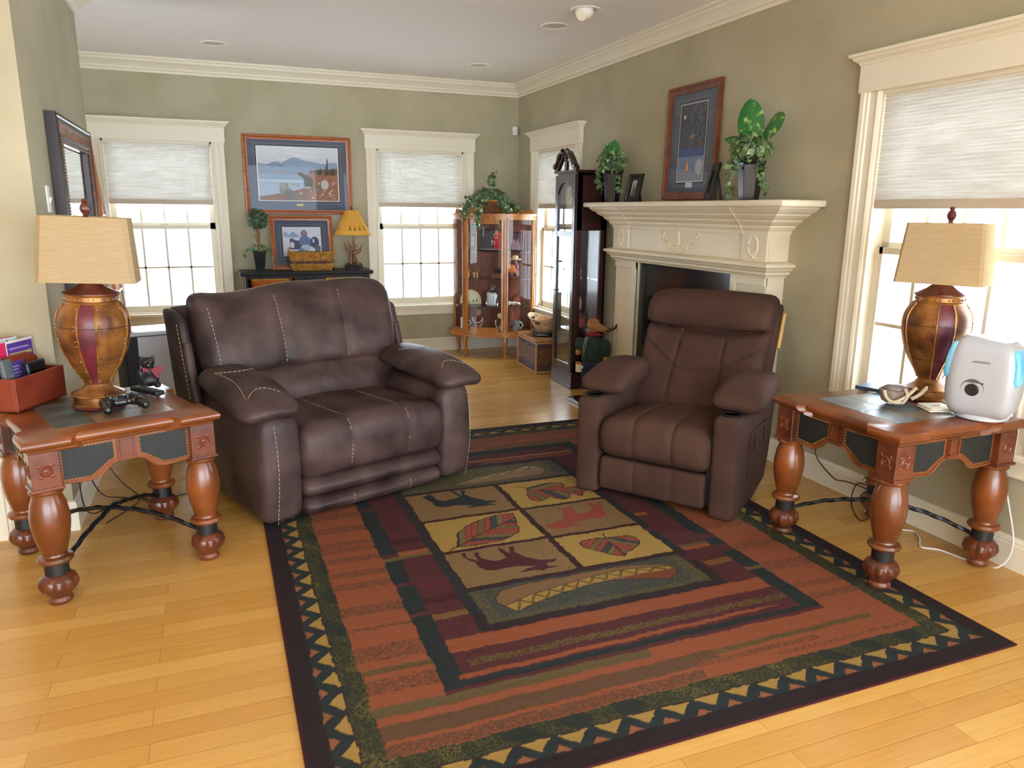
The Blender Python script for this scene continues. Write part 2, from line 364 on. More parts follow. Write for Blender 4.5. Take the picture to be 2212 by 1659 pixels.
# ------------------------------------------------------------------ windows with casings, sashes and cellular shades
GLASS = mat_glass('window_glass')
SHADE = mat_cloth_trans('shade_cloth', (232, 230, 226), 0.34, rgb2=(216, 213, 207), nscale=3, stretch=(1.5, 1, 30))
RAIL = mat('shade_rail', (196, 180, 160), 0.6)
def window(n, M, ww, label, lap=0.105):
    """local: x along the wall, -y into the room, z up"""
    h = ww / 2; c = h + lap
    b = MB(); b.box(-h, h, 0, .15, OPZ0 - .001, OPZ0 + .012); b.box(-h - .001, -h + .018, .0, .15, OPZ0, OPZ1); b.box(h - .018, h + .001, .0, .15, OPZ0, OPZ1); b.box(-h, h, 0, .15, OPZ1 - .018, OPZ1 + .001)
    root = struct(b.build('window_%d' % n, TRIM, smooth=False)); root.matrix_world = M
    # fluted side casings
    for sg in (-1, 1):
        b = MB(); pr = [(h - .004, 0), (h - .004, -.012), (h + .008, -.02), (h + .02, -.012), (h + .055, -.014), (h + .06, -.022), (h + .074, -.024), (h + .078, -.03), (c - .004, -.032), (c, -.028), (c, 0)]
        b.prism([(sg * x, y) for x, y in (pr if sg < 0 else pr[::-1])], OPZ0, OPZ1); b.build('casing', TRIM, root, auto=20)
    b = MB(); b.box(-c - .01, c + .01, -.036, 0, OPZ1, 2.165)
    k = [(.036, 2.165), (.04, 2.168), (.045, 2.18), (.062, 2.192), (.068, 2.204), (.078, 2.206), (.08, 2.22)]
    for (d0, z0), (d1, z1) in zip(k[:-1], k[1:]):
        e0 = c + .01 + d0 - .036; e1 = c + .01 + d1 - .036
        b.add([(-e0, -d0, z0), (e0, -d0, z0), (e0, 0, z0), (-e0, 0, z0), (-e1, -d1, z1), (e1, -d1, z1), (e1, 0, z1), (-e1, 0, z1)],
              [(0, 3, 2, 1), (4, 5, 6, 7), (0, 1, 5, 4), (1, 2, 6, 5), (2, 3, 7, 6), (3, 0, 4, 7)])
    b.build('head_casing', TRIM, root, smooth=False)
    b = MB(); b.box(-c - .02, c + .02, -.055, .02, OPZ0 - .025, OPZ0); b.box(-c, c, -.02, 0, OPZ0 - .105, OPZ0 - .025); b.box(-c + .0, c, -.03, 0, OPZ0 - .05, OPZ0 - .025); b.box(-c, c, -.026, 0, OPZ0 - .105, OPZ0 - .09)
    b.build('sill', TRIM, root, smooth=False, bevel=.003)
    i = h - .018
    def sash(z0, z1, y, rows, nm):
        b = MB(); s = .045
        b.box(-i, i, y, y + .035, z0, z0 + s + .012); b.box(-i, i, y, y + .035, z1 - .032, z1); b.box(-i, -i + s, y, y + .035, z0, z1); b.box(i - s, i, y, y + .035, z0, z1)
        gw = 2 * (i - s); gz0, gz1 = z0 + s + .012, z1 - .032
        for q in range(1, 4): x = -i + s + gw * q / 4; b.box(x - .009, x + .009, y + .008, y + .028, gz0, gz1)
        for q in range(1, rows): z = gz0 + (gz1 - gz0) * q / rows; b.box(-i + s, i - s, y + .008, y + .028, z - .009, z + .009)
        o = b.build(nm, TRIM, root, smooth=False)
        g = MB(); g.box(-i + s, i - s, y + .017, y + .019, gz0, gz1); g.build('pane', GLASS, o, smooth=False)
    sash(OPZ0 + .012, 1.30, .055, 2, 'lower_sash'); sash(1.268, OPZ1 - .018, .092, 2, 'upper_sash')
    b = MB(); b.box(-.03, .03, .03, .055, 1.30, 1.318); b.build('sash_lock', TRIM, root, smooth=False)
    # shade: pleated cloth hung inside the frame
    zt, zb = OPZ1 - .02, 1.50; npl = 30; pts = []
    for q in range(npl * 2 + 1): pts.append((zt - (zt - .03 - zb) * q / (npl * 2) - .0, (.008 if q % 2 else 0)))
    t = thing('cellular_shade', label, 'window shade'); t.matrix_world = M
    b = MB(); x = i - .004
    for fy, sg in ((.012, 1), (.036, -1)):
        vs = []
        for z, d in pts: vs += [(-x, fy - sg * d, z), (x, fy - sg * d, z)]
        b.add(vs, [(2 * q, 2 * q + 1, 2 * q + 3, 2 * q + 2) for q in range(len(pts) - 1)])
    b.build('shade_cloth', SHADE, t, smooth=False)
    b = MB(); b.box(-x, x, .008, .04, zb - .012, zb + .032); b.build('bottom_rail', RAIL, t, bevel=.004)
    b = MB(); b.box(-x, x, .004, .044, zt - .006, zt + .001); b.build('head_rail', TRIM, t, smooth=False)
MBK = lambda cx: Matrix.Translation((cx, 0, 0))
MRT = lambda cy: Matrix.Translation((0, cy, 0)) @ RZ(-PI / 2)
window(1, MBK(W1), .90, 'white pleated shade half lowered in the back wall window behind the speaker cabinet')
window(2, MBK(W2), .90, 'white pleated shade in the back wall window between the antler lamp and the curio cabinet')
window(3, MRT(W3), .88, 'narrow-looking white pleated shade in the window partly hidden by the grandfather clock')
window(4, MRT(W4), .90, 'large near white pleated shade above the square-shaded lamp and the humidifier')

# ------------------------------------------------------------------ ceiling lights, sensor, switch
LT = mat('light_trim', (236, 232, 224), .5); LIN = mat('light_baffle', (205, 198, 180), .7)
spots = [(-2.942, -.876, 'recessed ceiling light above the left back window'), (-.732, -2.475, 'recessed ceiling light beside the eyeball light, nearer the back wall'),
         (-.74, -.885, 'recessed ceiling light near the corner crown moulding'), (-.727, -2.941, 'recessed eyeball light with its lens swivelled out of the ceiling')]
for i, (x, y, lb) in enumerate(spots):
    t = thing('ceiling_light', lb, 'ceiling light', (x, y, H), group='recessed ceiling lights')
    b = MB(); b.lathe([(.10, 0), (.10, -.004), (.092, -.008), (.082, -.006), (.078, -.001), (.078, 0)], 32); b.build('trim_ring', LT, t)
    b = MB(); b.lathe([(.078, -.0012), (.04, -.0022), (.001, -.003)], 24); b.build('baffle', LIN, t)
    if i == 3:
        b = MB(); b.ball((0, 0, 0), (.062, .062, .055), 20, M=T(-.012, -.008, -.01)); b.build('eyeball', LT, t)
        b = MB(); b.cyl(.034, -.006, .004, M=T(-.045, -.035, -.044) @ RX(R(-40)) @ RY(R(38))); b.build('lens', mat('lens', (250, 244, 220), .2), t)
t = thing('motion_sensor', 'small white alarm sensor high in the corner above the curio cabinet', 'sensor', (-.05, -.03, 2.27))
b = MB(); b.rbox(-.025, .025, -.025, .025, -.045, .045, .012); b.build('sensor_housing', LT, t, rot=R(-45))
b = MB(); b.rbox(-.016, .016, -.031, -.02, -.03, -.002, .006); b.build('sensor_lens', mat('sensor_lens', (214, 210, 204), .3), t, rot=R(-45))
t = thing('light_switch', 'tall white light switch plate on the wall above the lampshade, beside the mirror', 'light switch', (LX, -3.60, 1.49))
b = MB(); b.rbox(0, .008, -.035, .035, -.06, .06, .004); b.build('switch_plate', mat('switch_white', (240, 238, 232), .35), t)
b = MB(); b.box(.008, .016, -.006, .006, -.012, .012, M=RY(R(15))); b.build('toggle', mat('switch_white', (240, 238, 232), .35), t)

# ------------------------------------------------------------------ rug
RUGM = mat_vc('rug_pile', 0.95, bump=.6, bscale=420, var=.22, vscale=330)
K = .70
def rc(r, g, b_): return (r * K, g * K, b_ * K)
RUST = rc(182, 98, 60); BRN = rc(124, 82, 56); DTEAL = rc(44, 54, 56); BLK = rc(44, 27, 32); GRN = rc(56, 60, 40); GOLD = rc(208, 166, 82); ORG = rc(184, 112, 68)
BURG = rc(106, 50, 54); TAN = rc(172, 136, 88); OLV = rc(126, 110, 54); DFR = rc(56, 42, 48); GG = rc(120, 98, 70); LINE = rc(70, 32, 34); PINK = rc(190, 88, 72); SLATE = rc(74, 84, 88); GOLD2 = rc(218, 178, 92)
u0, u1, v0, v1 = -.054, 2.325, .455, 3.585
P = Paint(u0, u1, v0, v1, .0045, BLK, warp=.004)
a = (.072, .147, .212)
P.rect(u0 + a[0], u1 - a[0], v0 + a[0], v1 - a[0], DTEAL)
P.rect(u0 + .142, u1 - .142, v0 + .142, v1 - .142, LINE)
P.rect(u0 + a[1], u1 - a[1], v0 + a[1], v1 - a[1], GRN, .35, rc(96, 92, 52))
nz = np.sin(P.U * 17 + np.sin(P.V * 9) * 2) * np.sin(P.V * 13 + np.sin(P.U * 11) * 2)
P.m((nz > .35) & (P.U > u0 + a[1]) & (P.U < u1 - a[1]) & (P.V > v0 + a[1]) & (P.V < v1 - a[1]), DTEAL, .5, GRN)
P.m((nz < -.55) & (P.U > u0 + a[1]) & (P.U < u1 - a[1]) & (P.V > v0 + a[1]) & (P.V < v1 - a[1]), OLV, .5, GRN)
P.rect(u0 + a[2], u1 - a[2], v0 + a[2], v1 - a[2], RUST, .12, rc(188, 108, 76))
def tri(cu, cv, du, dv, flip, col, half, dep):  # base centre, inward unit
    tx, ty = -dv, du
    P.poly([(cu + tx * half, cv + ty * half), (cu - tx * half, cv - ty * half), (cu + du * dep, cv + dv * dep)], col)
def border(pa, pb, ins):
    L = math.hypot(pb[0] - pa[0], pb[1] - pa[1]); n = round(L / .1155); d = ((pb[0] - pa[0]) / L, (pb[1] - pa[1]) / L); st = L / n
    for i in range(n + 1):
        q = i * st
        if i < n:
            m = q + st / 2; c = (pa[0] + d[0] * m + ins[0] * .141, pa[1] + d[1] * m + ins[1] * .141); tri(*c, -ins[0], -ins[1], 0, GOLD, .047, .047)
        if 0 < i: tri(pa[0] + d[0] * q + ins[0] * .075, pa[1] + d[1] * q + ins[1] * .075, *ins, 0, ORG, .028, .027)
e = .10
border((u0 + e, v0), (u1 - e, v0), (0, 1)); border((u0 + e, v1), (u1 - e, v1), (0, -1)); border((u0, v0 + e), (u0, v1 - e), (1, 0)); border((u1, v0 + e), (u1, v1 - e), (-1, 0))
fu0, fu1, fv0, fv1 = u0 + a[2], u1 - a[2], v0 + a[2], v1 - a[2]
def stripe(s0, s1, col, g=.45, c2=RUST, ua=None, ub=None):
    s0 -= .004; s1 += .004
    P.rect(fu0 if ua is None else ua, fu1 if ub is None else ub, max(s0, fv0), min(s1, fv1), col, g, c2)
UL = .39; UR = 1.88
for s0, s1 in ((2.05, 2.09), (1.985, 2.03), (1.885, 1.925), (1.75, 1.79), (1.643, 1.688), (1.443, 1.504), (1.137, 1.22), (.96, 1.027)): stripe(s0, s1, BRN, ub=UL)
stripe(1.335, 1.345, BRN, ub=UL); stripe(1.063, 1.086, OLV, .5, BRN, ub=UL)
for s0, s1 in ((1.64, 1.70), (1.40, 1.46), (1.20, 1.27), (1.04, 1.07), (.95, .985)): stripe(s0, s1, BRN, .55, RUST, ua=UR)
for s0, s1 in ((2.2, 2.26), (2.36, 2.42), (2.5, 2.53), (2.64, 2.71), (2.82, 2.86), (2.95, 3.0)): stripe(s0, s1, BRN, .45, RUST, ub=UL); stripe(s0 - .2, s1 - .2, BRN, .5, RUST, ua=UR)
fade = np.clip((1.75 - P.U) / .5, 0, 1)
stripe(.845, .885, GG, .35, OLV, ub=1.1); stripe(.74, .80, BRN, .3, GG, ub=1.3); stripe(.675, .715, BRN, .25, RUST, ub=1.2)
P.m((P.V > .775) & (P.V < .80) & (P.U > 1.3) & (P.U < 2.0), OLV, .5, BRN); P.m((P.V > .73) & (P.V < .755) & (P.U > 1.2) & (P.U < 1.7), BRN, .5, RUST); P.m((P.V > .69) & (P.V < .71) & (P.U > 1.5) & (P.U < 2.1), BRN, .6, RUST)
for s0, s1 in ((3.17, 3.20), (3.25, 3.27), (3.30, 3.33), (3.35, 3.37)): stripe(s0, s1, BRN, .4, RUST)
stripe(3.13, 3.16, GG, .3, OLV, ua=1.3)
# broken dark-teal rectangle and what lies inside it
P.rect(UL, UR, .895, 3.115, DTEAL); P.rect(UL + .074, UR - .074, .93, 3.045, BURG, .15, rc(84, 34, 48))
for s0, s1, c in ((1.36, 1.385, BURG), (1.60, 1.63, BURG), (1.83, 1.86, OLV), (1.865, 1.895, BURG), (2.4, 2.43, BURG), (2.7, 2.73, OLV)): P.rect(UL, UL + .085, s0, s1, c)
for s0, s1, c in ((1.235, 1.26, OLV), (1.42, 1.49, BURG), (1.56, 1.60, BURG), (2.2, 2.23, BURG), (2.5, 2.54, OLV)): P.rect(UR - .08, UR, s0, s1, c)
P.rect(UL, UR, .885, .905, BURG); P.rect(UL + .06, UR - .1, .905, .935, DTEAL)
for bz, c in ((1.43, rc(88, 34, 40)), (1.55, rc(112, 44, 54)), (1.98, rc(84, 32, 40)), (2.06, rc(112, 44, 54))): P.rect(.466, .6, bz, bz + .05, c)
P.rect(.466, .61, 1.862, 1.902, ORG); P.rect(.42, .655, 1.835, 1.862, OLV); P.rect(.466, .61, 1.31, 1.35, OLV, .3, ORG); P.rect(.466, 1.8, 1.09, 1.172, RUST, .1, ORG)
P.rect(.5, 1.8, 1.000, 1.035, OLV, .4, BURG); P.poly([(.45, .94), (1.6, .955), (1.76, .97), (1.5, .975), (.45, .965)], RUST)
P.rect(1.655, 1.80, 1.49, 1.52, RUST); P.rect(1.655, 1.80, 1.52, 1.545, GG); P.rect(1.67, 1.80, 1.33, 1.375, rc(150, 100, 52)); P.rect(1.655, 1.72, 1.90, 1.93, ORG)
P.rect(.466, 1.8, 2.925, 2.955, ORG); P.rect(.466, 1.8, 2.90, 2.925, BURG); P.rect(1.2, 1.8, 2.885, 2.9, RUST)
# inner frame and panels
P.rect(.602, 1.655, 1.177, 2.868, DFR); P.rect(.602, .648, 1.3, 2.7, rc(52, 54, 60)); P.rect(1.61, 1.655, 1.5, 2.7, rc(50, 50, 56))
for s0, s1 in ((1.40, 1.44), (1.72, 1.76)): P.rect(1.60, 1.67, s0, s1, BURG)
P.rect(.648, 1.608, 1.22, 1.466, SLATE, .2, OLV); P.rect(.648, 1.608, 2.556, 2.82, rc(108, 106, 78), .25, OLV)
for s0, s1 in ((1.22, 1.25),): P.rect(.648, 1.608, s0, s1, OLV, .45, SLATE)
P.rect(.648, .70, 1.22, 1.466, OLV, .45, SLATE); P.rect(1.545, 1.608, 1.22, 1.466, OLV, .4, SLATE); P.rect(1.54, 1.608, 2.6, 2.82, SLATE, .3, OLV)
cells = [(.65, 1.137, 1.50, 1.813, TAN), (1.168, 1.61, 1.50, 1.80, GOLD2), (.65, 1.137, 1.837, 2.165, GOLD2), (1.168, 1.61, 1.825, 2.155, TAN), (.65, 1.137, 2.19, 2.528, TAN), (1.168, 1.61, 2.178, 2.525, GOLD2)]
P.rect(.64, 1.615, 1.482, 2.54, LINE)
for c0, c1, d0, d1, cc in cells: P.rect(c0, c1, d0, d1, cc, .18, tuple(q * .9 for q in cc))
MO1 = [(.724, 1.801), (.742, 1.799), (.737, 1.749), (.773, 1.71), (.777, 1.79), (.799, 1.786), (.789, 1.73), (.844, 1.676), (.899, 1.689), (.888, 1.794), (.905, 1.788), (.927, 1.722), (.942, 1.792), (.963, 1.784), (.95, 1.731), (.979, 1.668), (1.024, 1.626), (1.09, 1.615), (1.076, 1.594), (1.041, 1.594), (1.025, 1.567), (1.075, 1.549), (1.019, 1.545), (.997, 1.529), (.968, 1.548), (.893, 1.548), (.941, 1.574), (.984, 1.578), (.9, 1.605), (.816, 1.6), (.771, 1.617), (.756, 1.659), (.758, 1.699), (.736, 1.724), (.727, 1.753)]
MO2 = [(.734, 2.491), (.783, 2.523), (.801, 2.429), (.83, 2.406), (.917, 2.424), (.894, 2.528), (.912, 2.528), (.932, 2.444), (.95, 2.521), (.973, 2.512), (.952, 2.462), (.974, 2.403), (1.03, 2.34), (1.086, 2.331), (1.074, 2.311), (1.03, 2.303), (1.069, 2.271), (1.011, 2.275), (.958, 2.276), (.902, 2.279), (.949, 2.303), (.868, 2.327), (.807, 2.326), (.762, 2.353), (.76, 2.408), (.744, 2.462)]
MO3 = [(1.198, 1.956), (1.236, 1.953), (1.262, 1.97), (1.287, 1.966), (1.307, 1.991), (1.34, 2.091), (1.326, 2.13), (1.339, 2.137), (1.369, 2.092), (1.385, 2.127), (1.407, 2.113), (1.398, 2.058), (1.4, 2.023), (1.46, 2.023), (1.501, 2.065), (1.498, 2.126), (1.515, 2.131), (1.53, 2.067), (1.557, 2.128), (1.577, 2.121), (1.544, 2.05), (1.531, 1.963), (1.488, 1.935), (1.421, 1.948), (1.366, 1.936), (1.313, 1.929), (1.385, 1.887), (1.306, 1.895), (1.267, 1.878), (1.226, 1.893), (1.186, 1.918)]
P.poly(MO1, rc(92, 38, 44)); P.poly(MO2, rc(46, 54, 58)); P.poly(MO3, PINK)
LA = [(.731, 1.874), (.773, 2.001), (.827, 2.061), (.93, 2.118), (1.027, 2.148), (1.095, 2.14), (1.089, 2.093), (1.071, 2.024), (1.066, 1.974), (1.039, 1.923), (.986, 1.884), (.92, 1.86), (.838, 1.853), (.761, 1.859), (.725, 1.867)]
LB = [(1.388, 1.725), (1.349, 1.74), (1.286, 1.734), (1.256, 1.708), (1.255, 1.671), (1.281, 1.634), (1.327, 1.573), (1.379, 1.533), (1.408, 1.561), (1.449, 1.582), (1.504, 1.616), (1.526, 1.646), (1.525, 1.689), (1.5, 1.713), (1.435, 1.723)]
LC = [(1.296, 2.432), (1.356, 2.453), (1.441, 2.467), (1.504, 2.444), (1.508, 2.409), (1.48, 2.376), (1.6, 2.35), (1.6, 2.30), (1.551, 2.276), (1.529, 2.223), (1.479, 2.282), (1.454, 2.23), (1.421, 2.217), (1.381, 2.247), (1.36, 2.284), (1.321, 2.249), (1.284, 2.233), (1.252, 2.264), (1.261, 2.34)]
cols = [PINK, rc(140, 124, 70), PINK, SLATE, rc(150, 132, 76), PINK]
def leafpat(poly, mid, ang, n0):
    mk = inpoly(P.U, P.V, poly); (x0, y0), (x1, y1) = mid; dx, dy = x1 - x0, y1 - y0; L = math.hypot(dx, dy)
    t = ((P.U - x0) * dx + (P.V - y0) * dy) / L; s_ = ((P.V - y0) * dx - (P.U - x0) * dy) / L
    band = np.floor((t - np.abs(s_) * ang) / (L / n0) + 20 + (s_ > 0) * 2).astype(int) % 6
    for i, c in enumerate(cols): P.m(mk & (band == i), c)
    fr = (t - np.abs(s_) * ang) / (L / n0) % 1
    P.m(mk & (fr < .09), LINE); P.line([mid[0], mid[1]], .006, LINE); P.line(poly + [poly[0]], .006, LINE)
leafpat(LA, ((.74, 1.88), (1.085, 2.085)), 1.1, 9); P.line([(.68, 1.844), (.74, 1.88)], .007, LINE)
leafpat(LB, ((1.391, 1.729), (1.385, 1.54)), 1.0, 5); P.line([(1.409, 1.776), (1.391, 1.729)], .007, LINE)
leafpat(LC, ((1.28, 2.42), (1.56, 2.27)), 1.2, 5); P.line([(1.246, 2.472), (1.296, 2.435)], .006, LINE)
CAN = [(.732, 1.391), (.777, 1.438), (.915, 1.452), (1.15, 1.456), (1.364, 1.45), (1.501, 1.407), (1.523, 1.358), (1.521, 1.331), (1.449, 1.288), (1.415, 1.304), (1.283, 1.345), (1.181, 1.358), (1.08, 1.354), (.958, 1.327), (.797, 1.277), (.768, 1.272), (.725, 1.353)]
P.poly(CAN, rc(160, 122, 78)); P.poly([(1.449, 1.288), (1.523, 1.34), (1.5, 1.37), (1.318, 1.371), (1.283, 1.345), (1.415, 1.304)], rc(150, 84, 52))
up = [(.743, 1.32), (.835, 1.353), (.992, 1.387), (1.108, 1.41), (1.348, 1.423), (1.514, 1.382)]; dn = [(1.508, 1.36), (1.318, 1.371), (1.184, 1.364), (1.08, 1.354), (.958, 1.327), (.797, 1.277), (.768, 1.272)]
P.poly(up + dn, GOLD)
def lerp(pl, x):
    pl = sorted(pl)
    for (a0, b0), (a1, b1) in zip(pl[:-1], pl[1:]):
        if a0 <= x <= a1: return b0 + (b1 - b0) * (x - a0) / (a1 - a0)
    return pl[-1][1]
zz = []; x = .78; q = 0
while x < 1.5: zz.append((x, lerp(up, x) - .004 if q % 2 else lerp(dn, x) + .006)); x += .035; q += 1
P.line(zz, .011, OLV); P.line(up, .005, BURG); P.line(CAN + [CAN[0]], .004, LINE)
CF = [(.93, 2.60), (.995, 2.64), (1.085, 2.674), (1.228, 2.705), (1.316, 2.721), (1.434, 2.765), (1.496, 2.73), (1.51, 2.69), (1.496, 2.644), (1.46, 2.609), (1.214, 2.594), (.972, 2.59)]
P.poly(CF, rc(170, 136, 100)); P.line(CF + [CF[0]], .005, LINE)
P.poly([(.995, 2.64), (1.085, 2.674), (1.228, 2.705), (1.316, 2.721), (1.434, 2.765), (1.49, 2.735), (1.311, 2.695), (1.1, 2.64)], rc(200, 176, 118)); P.line([(1.0, 2.64), (1.05, 2.66), (1.09, 2.65), (1.15, 2.69), (1.19, 2.665), (1.25, 2.708), (1.29, 2.69), (1.36, 2.735), (1.41, 2.71), (1.45, 2.755)], .008, rc(84, 84, 62))
P.m((P.GU < u0 + .007) | (P.GU > u1 - .007) | (P.GV < v0 + .007) | (P.GV > v1 - .007), rc(84, 22, 30))
rug = P.mesh('area_rug', 'xy', RUGM, thick=.0055, zfn=lambda a_, b_: 0.0006 * np.sin(a_ * 700) * np.sin(b_ * 640))
rug.location = (-2.875, -6.55, .0062)
tag(rug, 'large lodge rug with moose, leaves, canoes and a gold triangle border on the floor', 'rug')

# ------------------------------------------------------------------ upholstery
LEA = mat('brown_suede_leather', (86, 67, 63), 0.48, rgb2=(42, 28, 29), nscale=5.0, detail=6, bump=.12, bscale=45, spec=.3, lo=.32, hi=.68)
STI = mat('pale_stitching', (196, 176, 150), .8)
MIC = mat('brown_microfibre', (78, 55, 46), 0.85, rgb2=(66, 46, 40), nscale=4, bump=.08, bscale=350, spec=.15)
BLKP = mat('black_plastic', (26, 26, 29), 0.3)
def gs(x, c, w_): return math.exp(-((x - c) / w_) ** 2)
def stitch(parent, pts, name='stitching', r=.0013, dash=.014, gap=.008, m=None):
    """a row of thread stitches following a seam"""
    b = MB(); P_ = [Vector(p) for p in pts]; acc = 0.0; segs = []; cum = [0]
    for a_, c_ in zip(P_[:-1], P_[1:]): cum.append(cum[-1] + (c_ - a_).length)
    def at(s_):
        for i in range(len(cum) - 1):
            if cum[i + 1] >= s_: t_ = (s_ - cum[i]) / max(1e-9, cum[i + 1] - cum[i]); return P_[i].lerp(P_[i + 1], t_)
        return P_[-1]
    s_ = 0
    while s_ + dash < cum[-1]:
        b.tube([at(s_), at(s_ + dash * .5), at(s_ + dash)], r, 4); s_ += dash + gap
    return b.build(name, m or STI, parent)

# ---- wide leather recliner
t = thing('wide_recliner', 'wide dark brown leather recliner with pale stitching beside the left end table', 'recliner', (-2.926, -4.228, .007), R(19.8))
Wd = 1.19
def arm(x0, x1, sg):
    def fn(x, y, z):
        u = (x - x0) / (x1 - x0)
        if z > .3: # arched top of the arm front
            k = (z - .3) / .24; cx = (x0 + x1) / 2; z -= .03 * abs((x - cx) / .1) ** 2.2 * max(0, k)
        y += -.02 * math.sin(PI * min(1, max(0, z / .55))) * gs(y, 0, .3)
        z2 = z - .10 * max(0, (y - .25)) * (z > .3) * .0
        return (x, y, z2)
    b = MB(); b.rbox(x0, x1, .0, .84, .015, .545, .055, .03, fn); return b.build('arm', LEA, t)
aL = arm(-.005, .20, -1); aR = arm(1.0, 1.2, 1)
def armpad(xc, sg):
    def fn(x, y, z):
        k = (y - .0) / .66  # 0 at the front tip, 1 at the back
        h = .085 + .035 * math.sin(PI * min(1, max(0, k * .8 + .1)))
        z0 = .532 + .05 * k
        q = (z - .5) / .16
        zz_ = z0 + h * q - .012 * gs(k, 0, .2) - .018 * ((x - xc) / .145) ** 2
        wf = .92 + .12 * math.sin(PI * min(1, k * .9 + .15))
        xx = xc + (x - xc) * wf
        return (xx + sg * .02 * (1 - k), y, zz_)
    b = MB(); b.rbox(xc - .145, xc + .145, -.045, .66, .5, .66, .078, .03, fn); o = b.build('arm_pad', LEA, t)
    def P3(x, y): p = fn(x, y, .66); return (p[0], p[1], p[2] + .0015)
    stitch(o, [P3(xc - .10 + .2 * i / 20, .44 - .05 * math.sin(PI * i / 20)) for i in range(21)])
    stitch(o, [P3(xc - .085 + .17 * i / 20, .055 - .0 * i + .05 * math.sin(PI * i / 20) * 1.4) for i in range(21)])
    stitch(o, [P3(xc + sg * (.095 - .02 * math.sin(PI * i / 20)), .06 + .36 * i / 20) for i in range(21)])
    return o
armpad(.085, -1); armpad(1.115, 1)
for xs, o in ((.185, aL), (1.185, aR)):
    sgn = 1
    stitch(o, [((.06 if xs < .5 else 1.155) + (.01 if xs < .5 else .02) * math.sin(i / 16 * PI), -.004 - .02 * math.sin(PI * min(1, i * .033 / .55)), .02 + i * .033) for i in range(16)])
def seat(x, y, z):
    if z > .3:
        z += .025 * math.sin(PI * (x - .19) / .82) ; z -= .02 * max(0, (y - .1)) * 1.2
        for c in (.45, .78): z -= .012 * gs(x, c, .02)
    if y < .2: y -= .035 * math.sin(PI * min(1, max(0, (z - .19) / .3))) ; y += .010 * (gs(x, .45, .018) + gs(x, .78, .018)) * (z > .2)
    return (x, y, z)
b = MB(); b.rbox(.195, 1.005, .0, .62, .19, .455, .06, .022, seat); o = b.build('seat_cushion', LEA, t)
for c in (.45, .78):
    pts = [(c, seat(c, .5 - i * .045, .455)[1], seat(c, .5 - i * .045, .455)[2] + .004) for i in range(10)]
    pts += [(c, .012, .455), (c, -.012, .435)] + [(c, seat(c, 0, .41 - i * .035)[1] - .002, .41 - i * .035) for i in range(6)]
    stitch(o, pts)
for i, (z0, z1) in enumerate(((.098, .2), (.008, .105))):
    def roll(x, y, z, z0=z0, z1=z1):
        if y < .1: y -= .028 * math.sin(PI * min(1, max(0, (z - z0) / (z1 - z0)))) + .012 * math.sin(PI * (x - .2) / .8)
        return (x, y, z)
    b = MB(); b.rbox(.2, 1.0, .012, .3, z0, z1, .045, .03, roll); o = b.build('footrest_roll', LEA, t)
    if i == 1:
        for c in (.45, .78): stitch(o, [(c, -.03 + .016 * abs(j - 3) / 3 , .03 + j * .011) for j in range(6)])
def lean(y0, z0, k): return lambda z: y0 + (z - z0) * k
def lumb(x, y, z):
    y += (z - .42) * .35
    if y < .75: y -= .05 * math.sin(PI * min(1, max(0, (z - .40) / .27))) * (.6 + .4 * math.sin(PI * (x - .1) / 1.0)); y += .012 * gs(x, .6, .02)
    return (x, y, z)
b = MB(); b.rbox(.12, 1.08, .56, .74, .38, .68, .06, .03, lumb); o = b.build('lumbar_cushion', LEA, t)
stitch(o, [(.6, lumb(.6, .56, .64 - i * .028)[1] - .004, .64 - i * .028) for i in range(9)])
def top(x):  # wavy upper edge
    u = (x - .0) / 1.2
    return 1.035 - .02 * math.sin(PI * u * 3) * (u < .67) + .022 * math.sin((u - .55) / .45 * PI) * (u > .55)
def back(x, y, z):
    k = (z - .6) / .44
    zz_ = .6 + (top(x) - .6) * k
    if k < .2: zz_ += .02 * math.sin(PI * (x - .02) / 1.1 * 1.0) * (1 - k / .2) - .01
    y += (z - .6) * .34
    f = math.sin(PI * min(1, max(0, k * .92 + .06))) ** .6
    if y - (z - .6) * .34 < .72:
        y -= .055 * f * (.75 + .25 * math.sin(PI * (x / 1.2)))
        for c in (.42, .80): y += .014 * gs(x, c, .02)
        y += .006 * math.sin(x * 23 + z * 9) * gs(k, .05, .25)
    return (x * (.955 + .045 * k) + .02 * (1 - k), y, zz_)
b = MB(); b.rbox(.0, 1.16, .60, .80, .6, 1.04, .085, .024, back); o = b.build('back_cushion', LEA, t)
for c in (.42, .80):
    pts = [back(c, .6, 1.0 - i * .026) for i in range(15)]
    stitch(o, [(p[0], p[1] - .003, p[2]) for p in pts])
for c in (.055,):
    pts = [back(c, .6, .97 - i * .024) for i in range(15)]
    stitch(o, [(p[0], p[1] - .001, p[2]) for p in pts])
pts = [back(.06 + i * .0365, .70, 1.04) for i in range(29)]; stitch(o, [(p[0], p[1], p[2] + .001) for p in pts])
def outer(x, y, z): return (x, y + (z - .1) * .22, z + (.03 * math.sin(PI * (x + .06) / 1.32) if z > .8 else 0))
b = MB(); b.rbox(-.05, 1.24, .80, .93, .10, .93, .05, .05, outer); o = b.build('back_shell', LEA, t)
for x0 in (-.055, 1.195):
    b = MB(); b.rbox(x0, x0 + .05, .66, .92, .45, .93, .022, .04, lambda x, y, z: (x, y + (z - .45) * .32, z - .25 * max(0, .85 - y - .02) * (z > .8)))
    b.build('wing', LEA, t)
stitch(t, [(-.057, .70 + (z_ - .45) * .32, z_) for z_ in [.5 + i * .025 for i in range(16)]])
b = MB(); b.box(.05, 1.15, .1, .85, .0, .08); b.build('base_frame', BLKP, t, smooth=False)

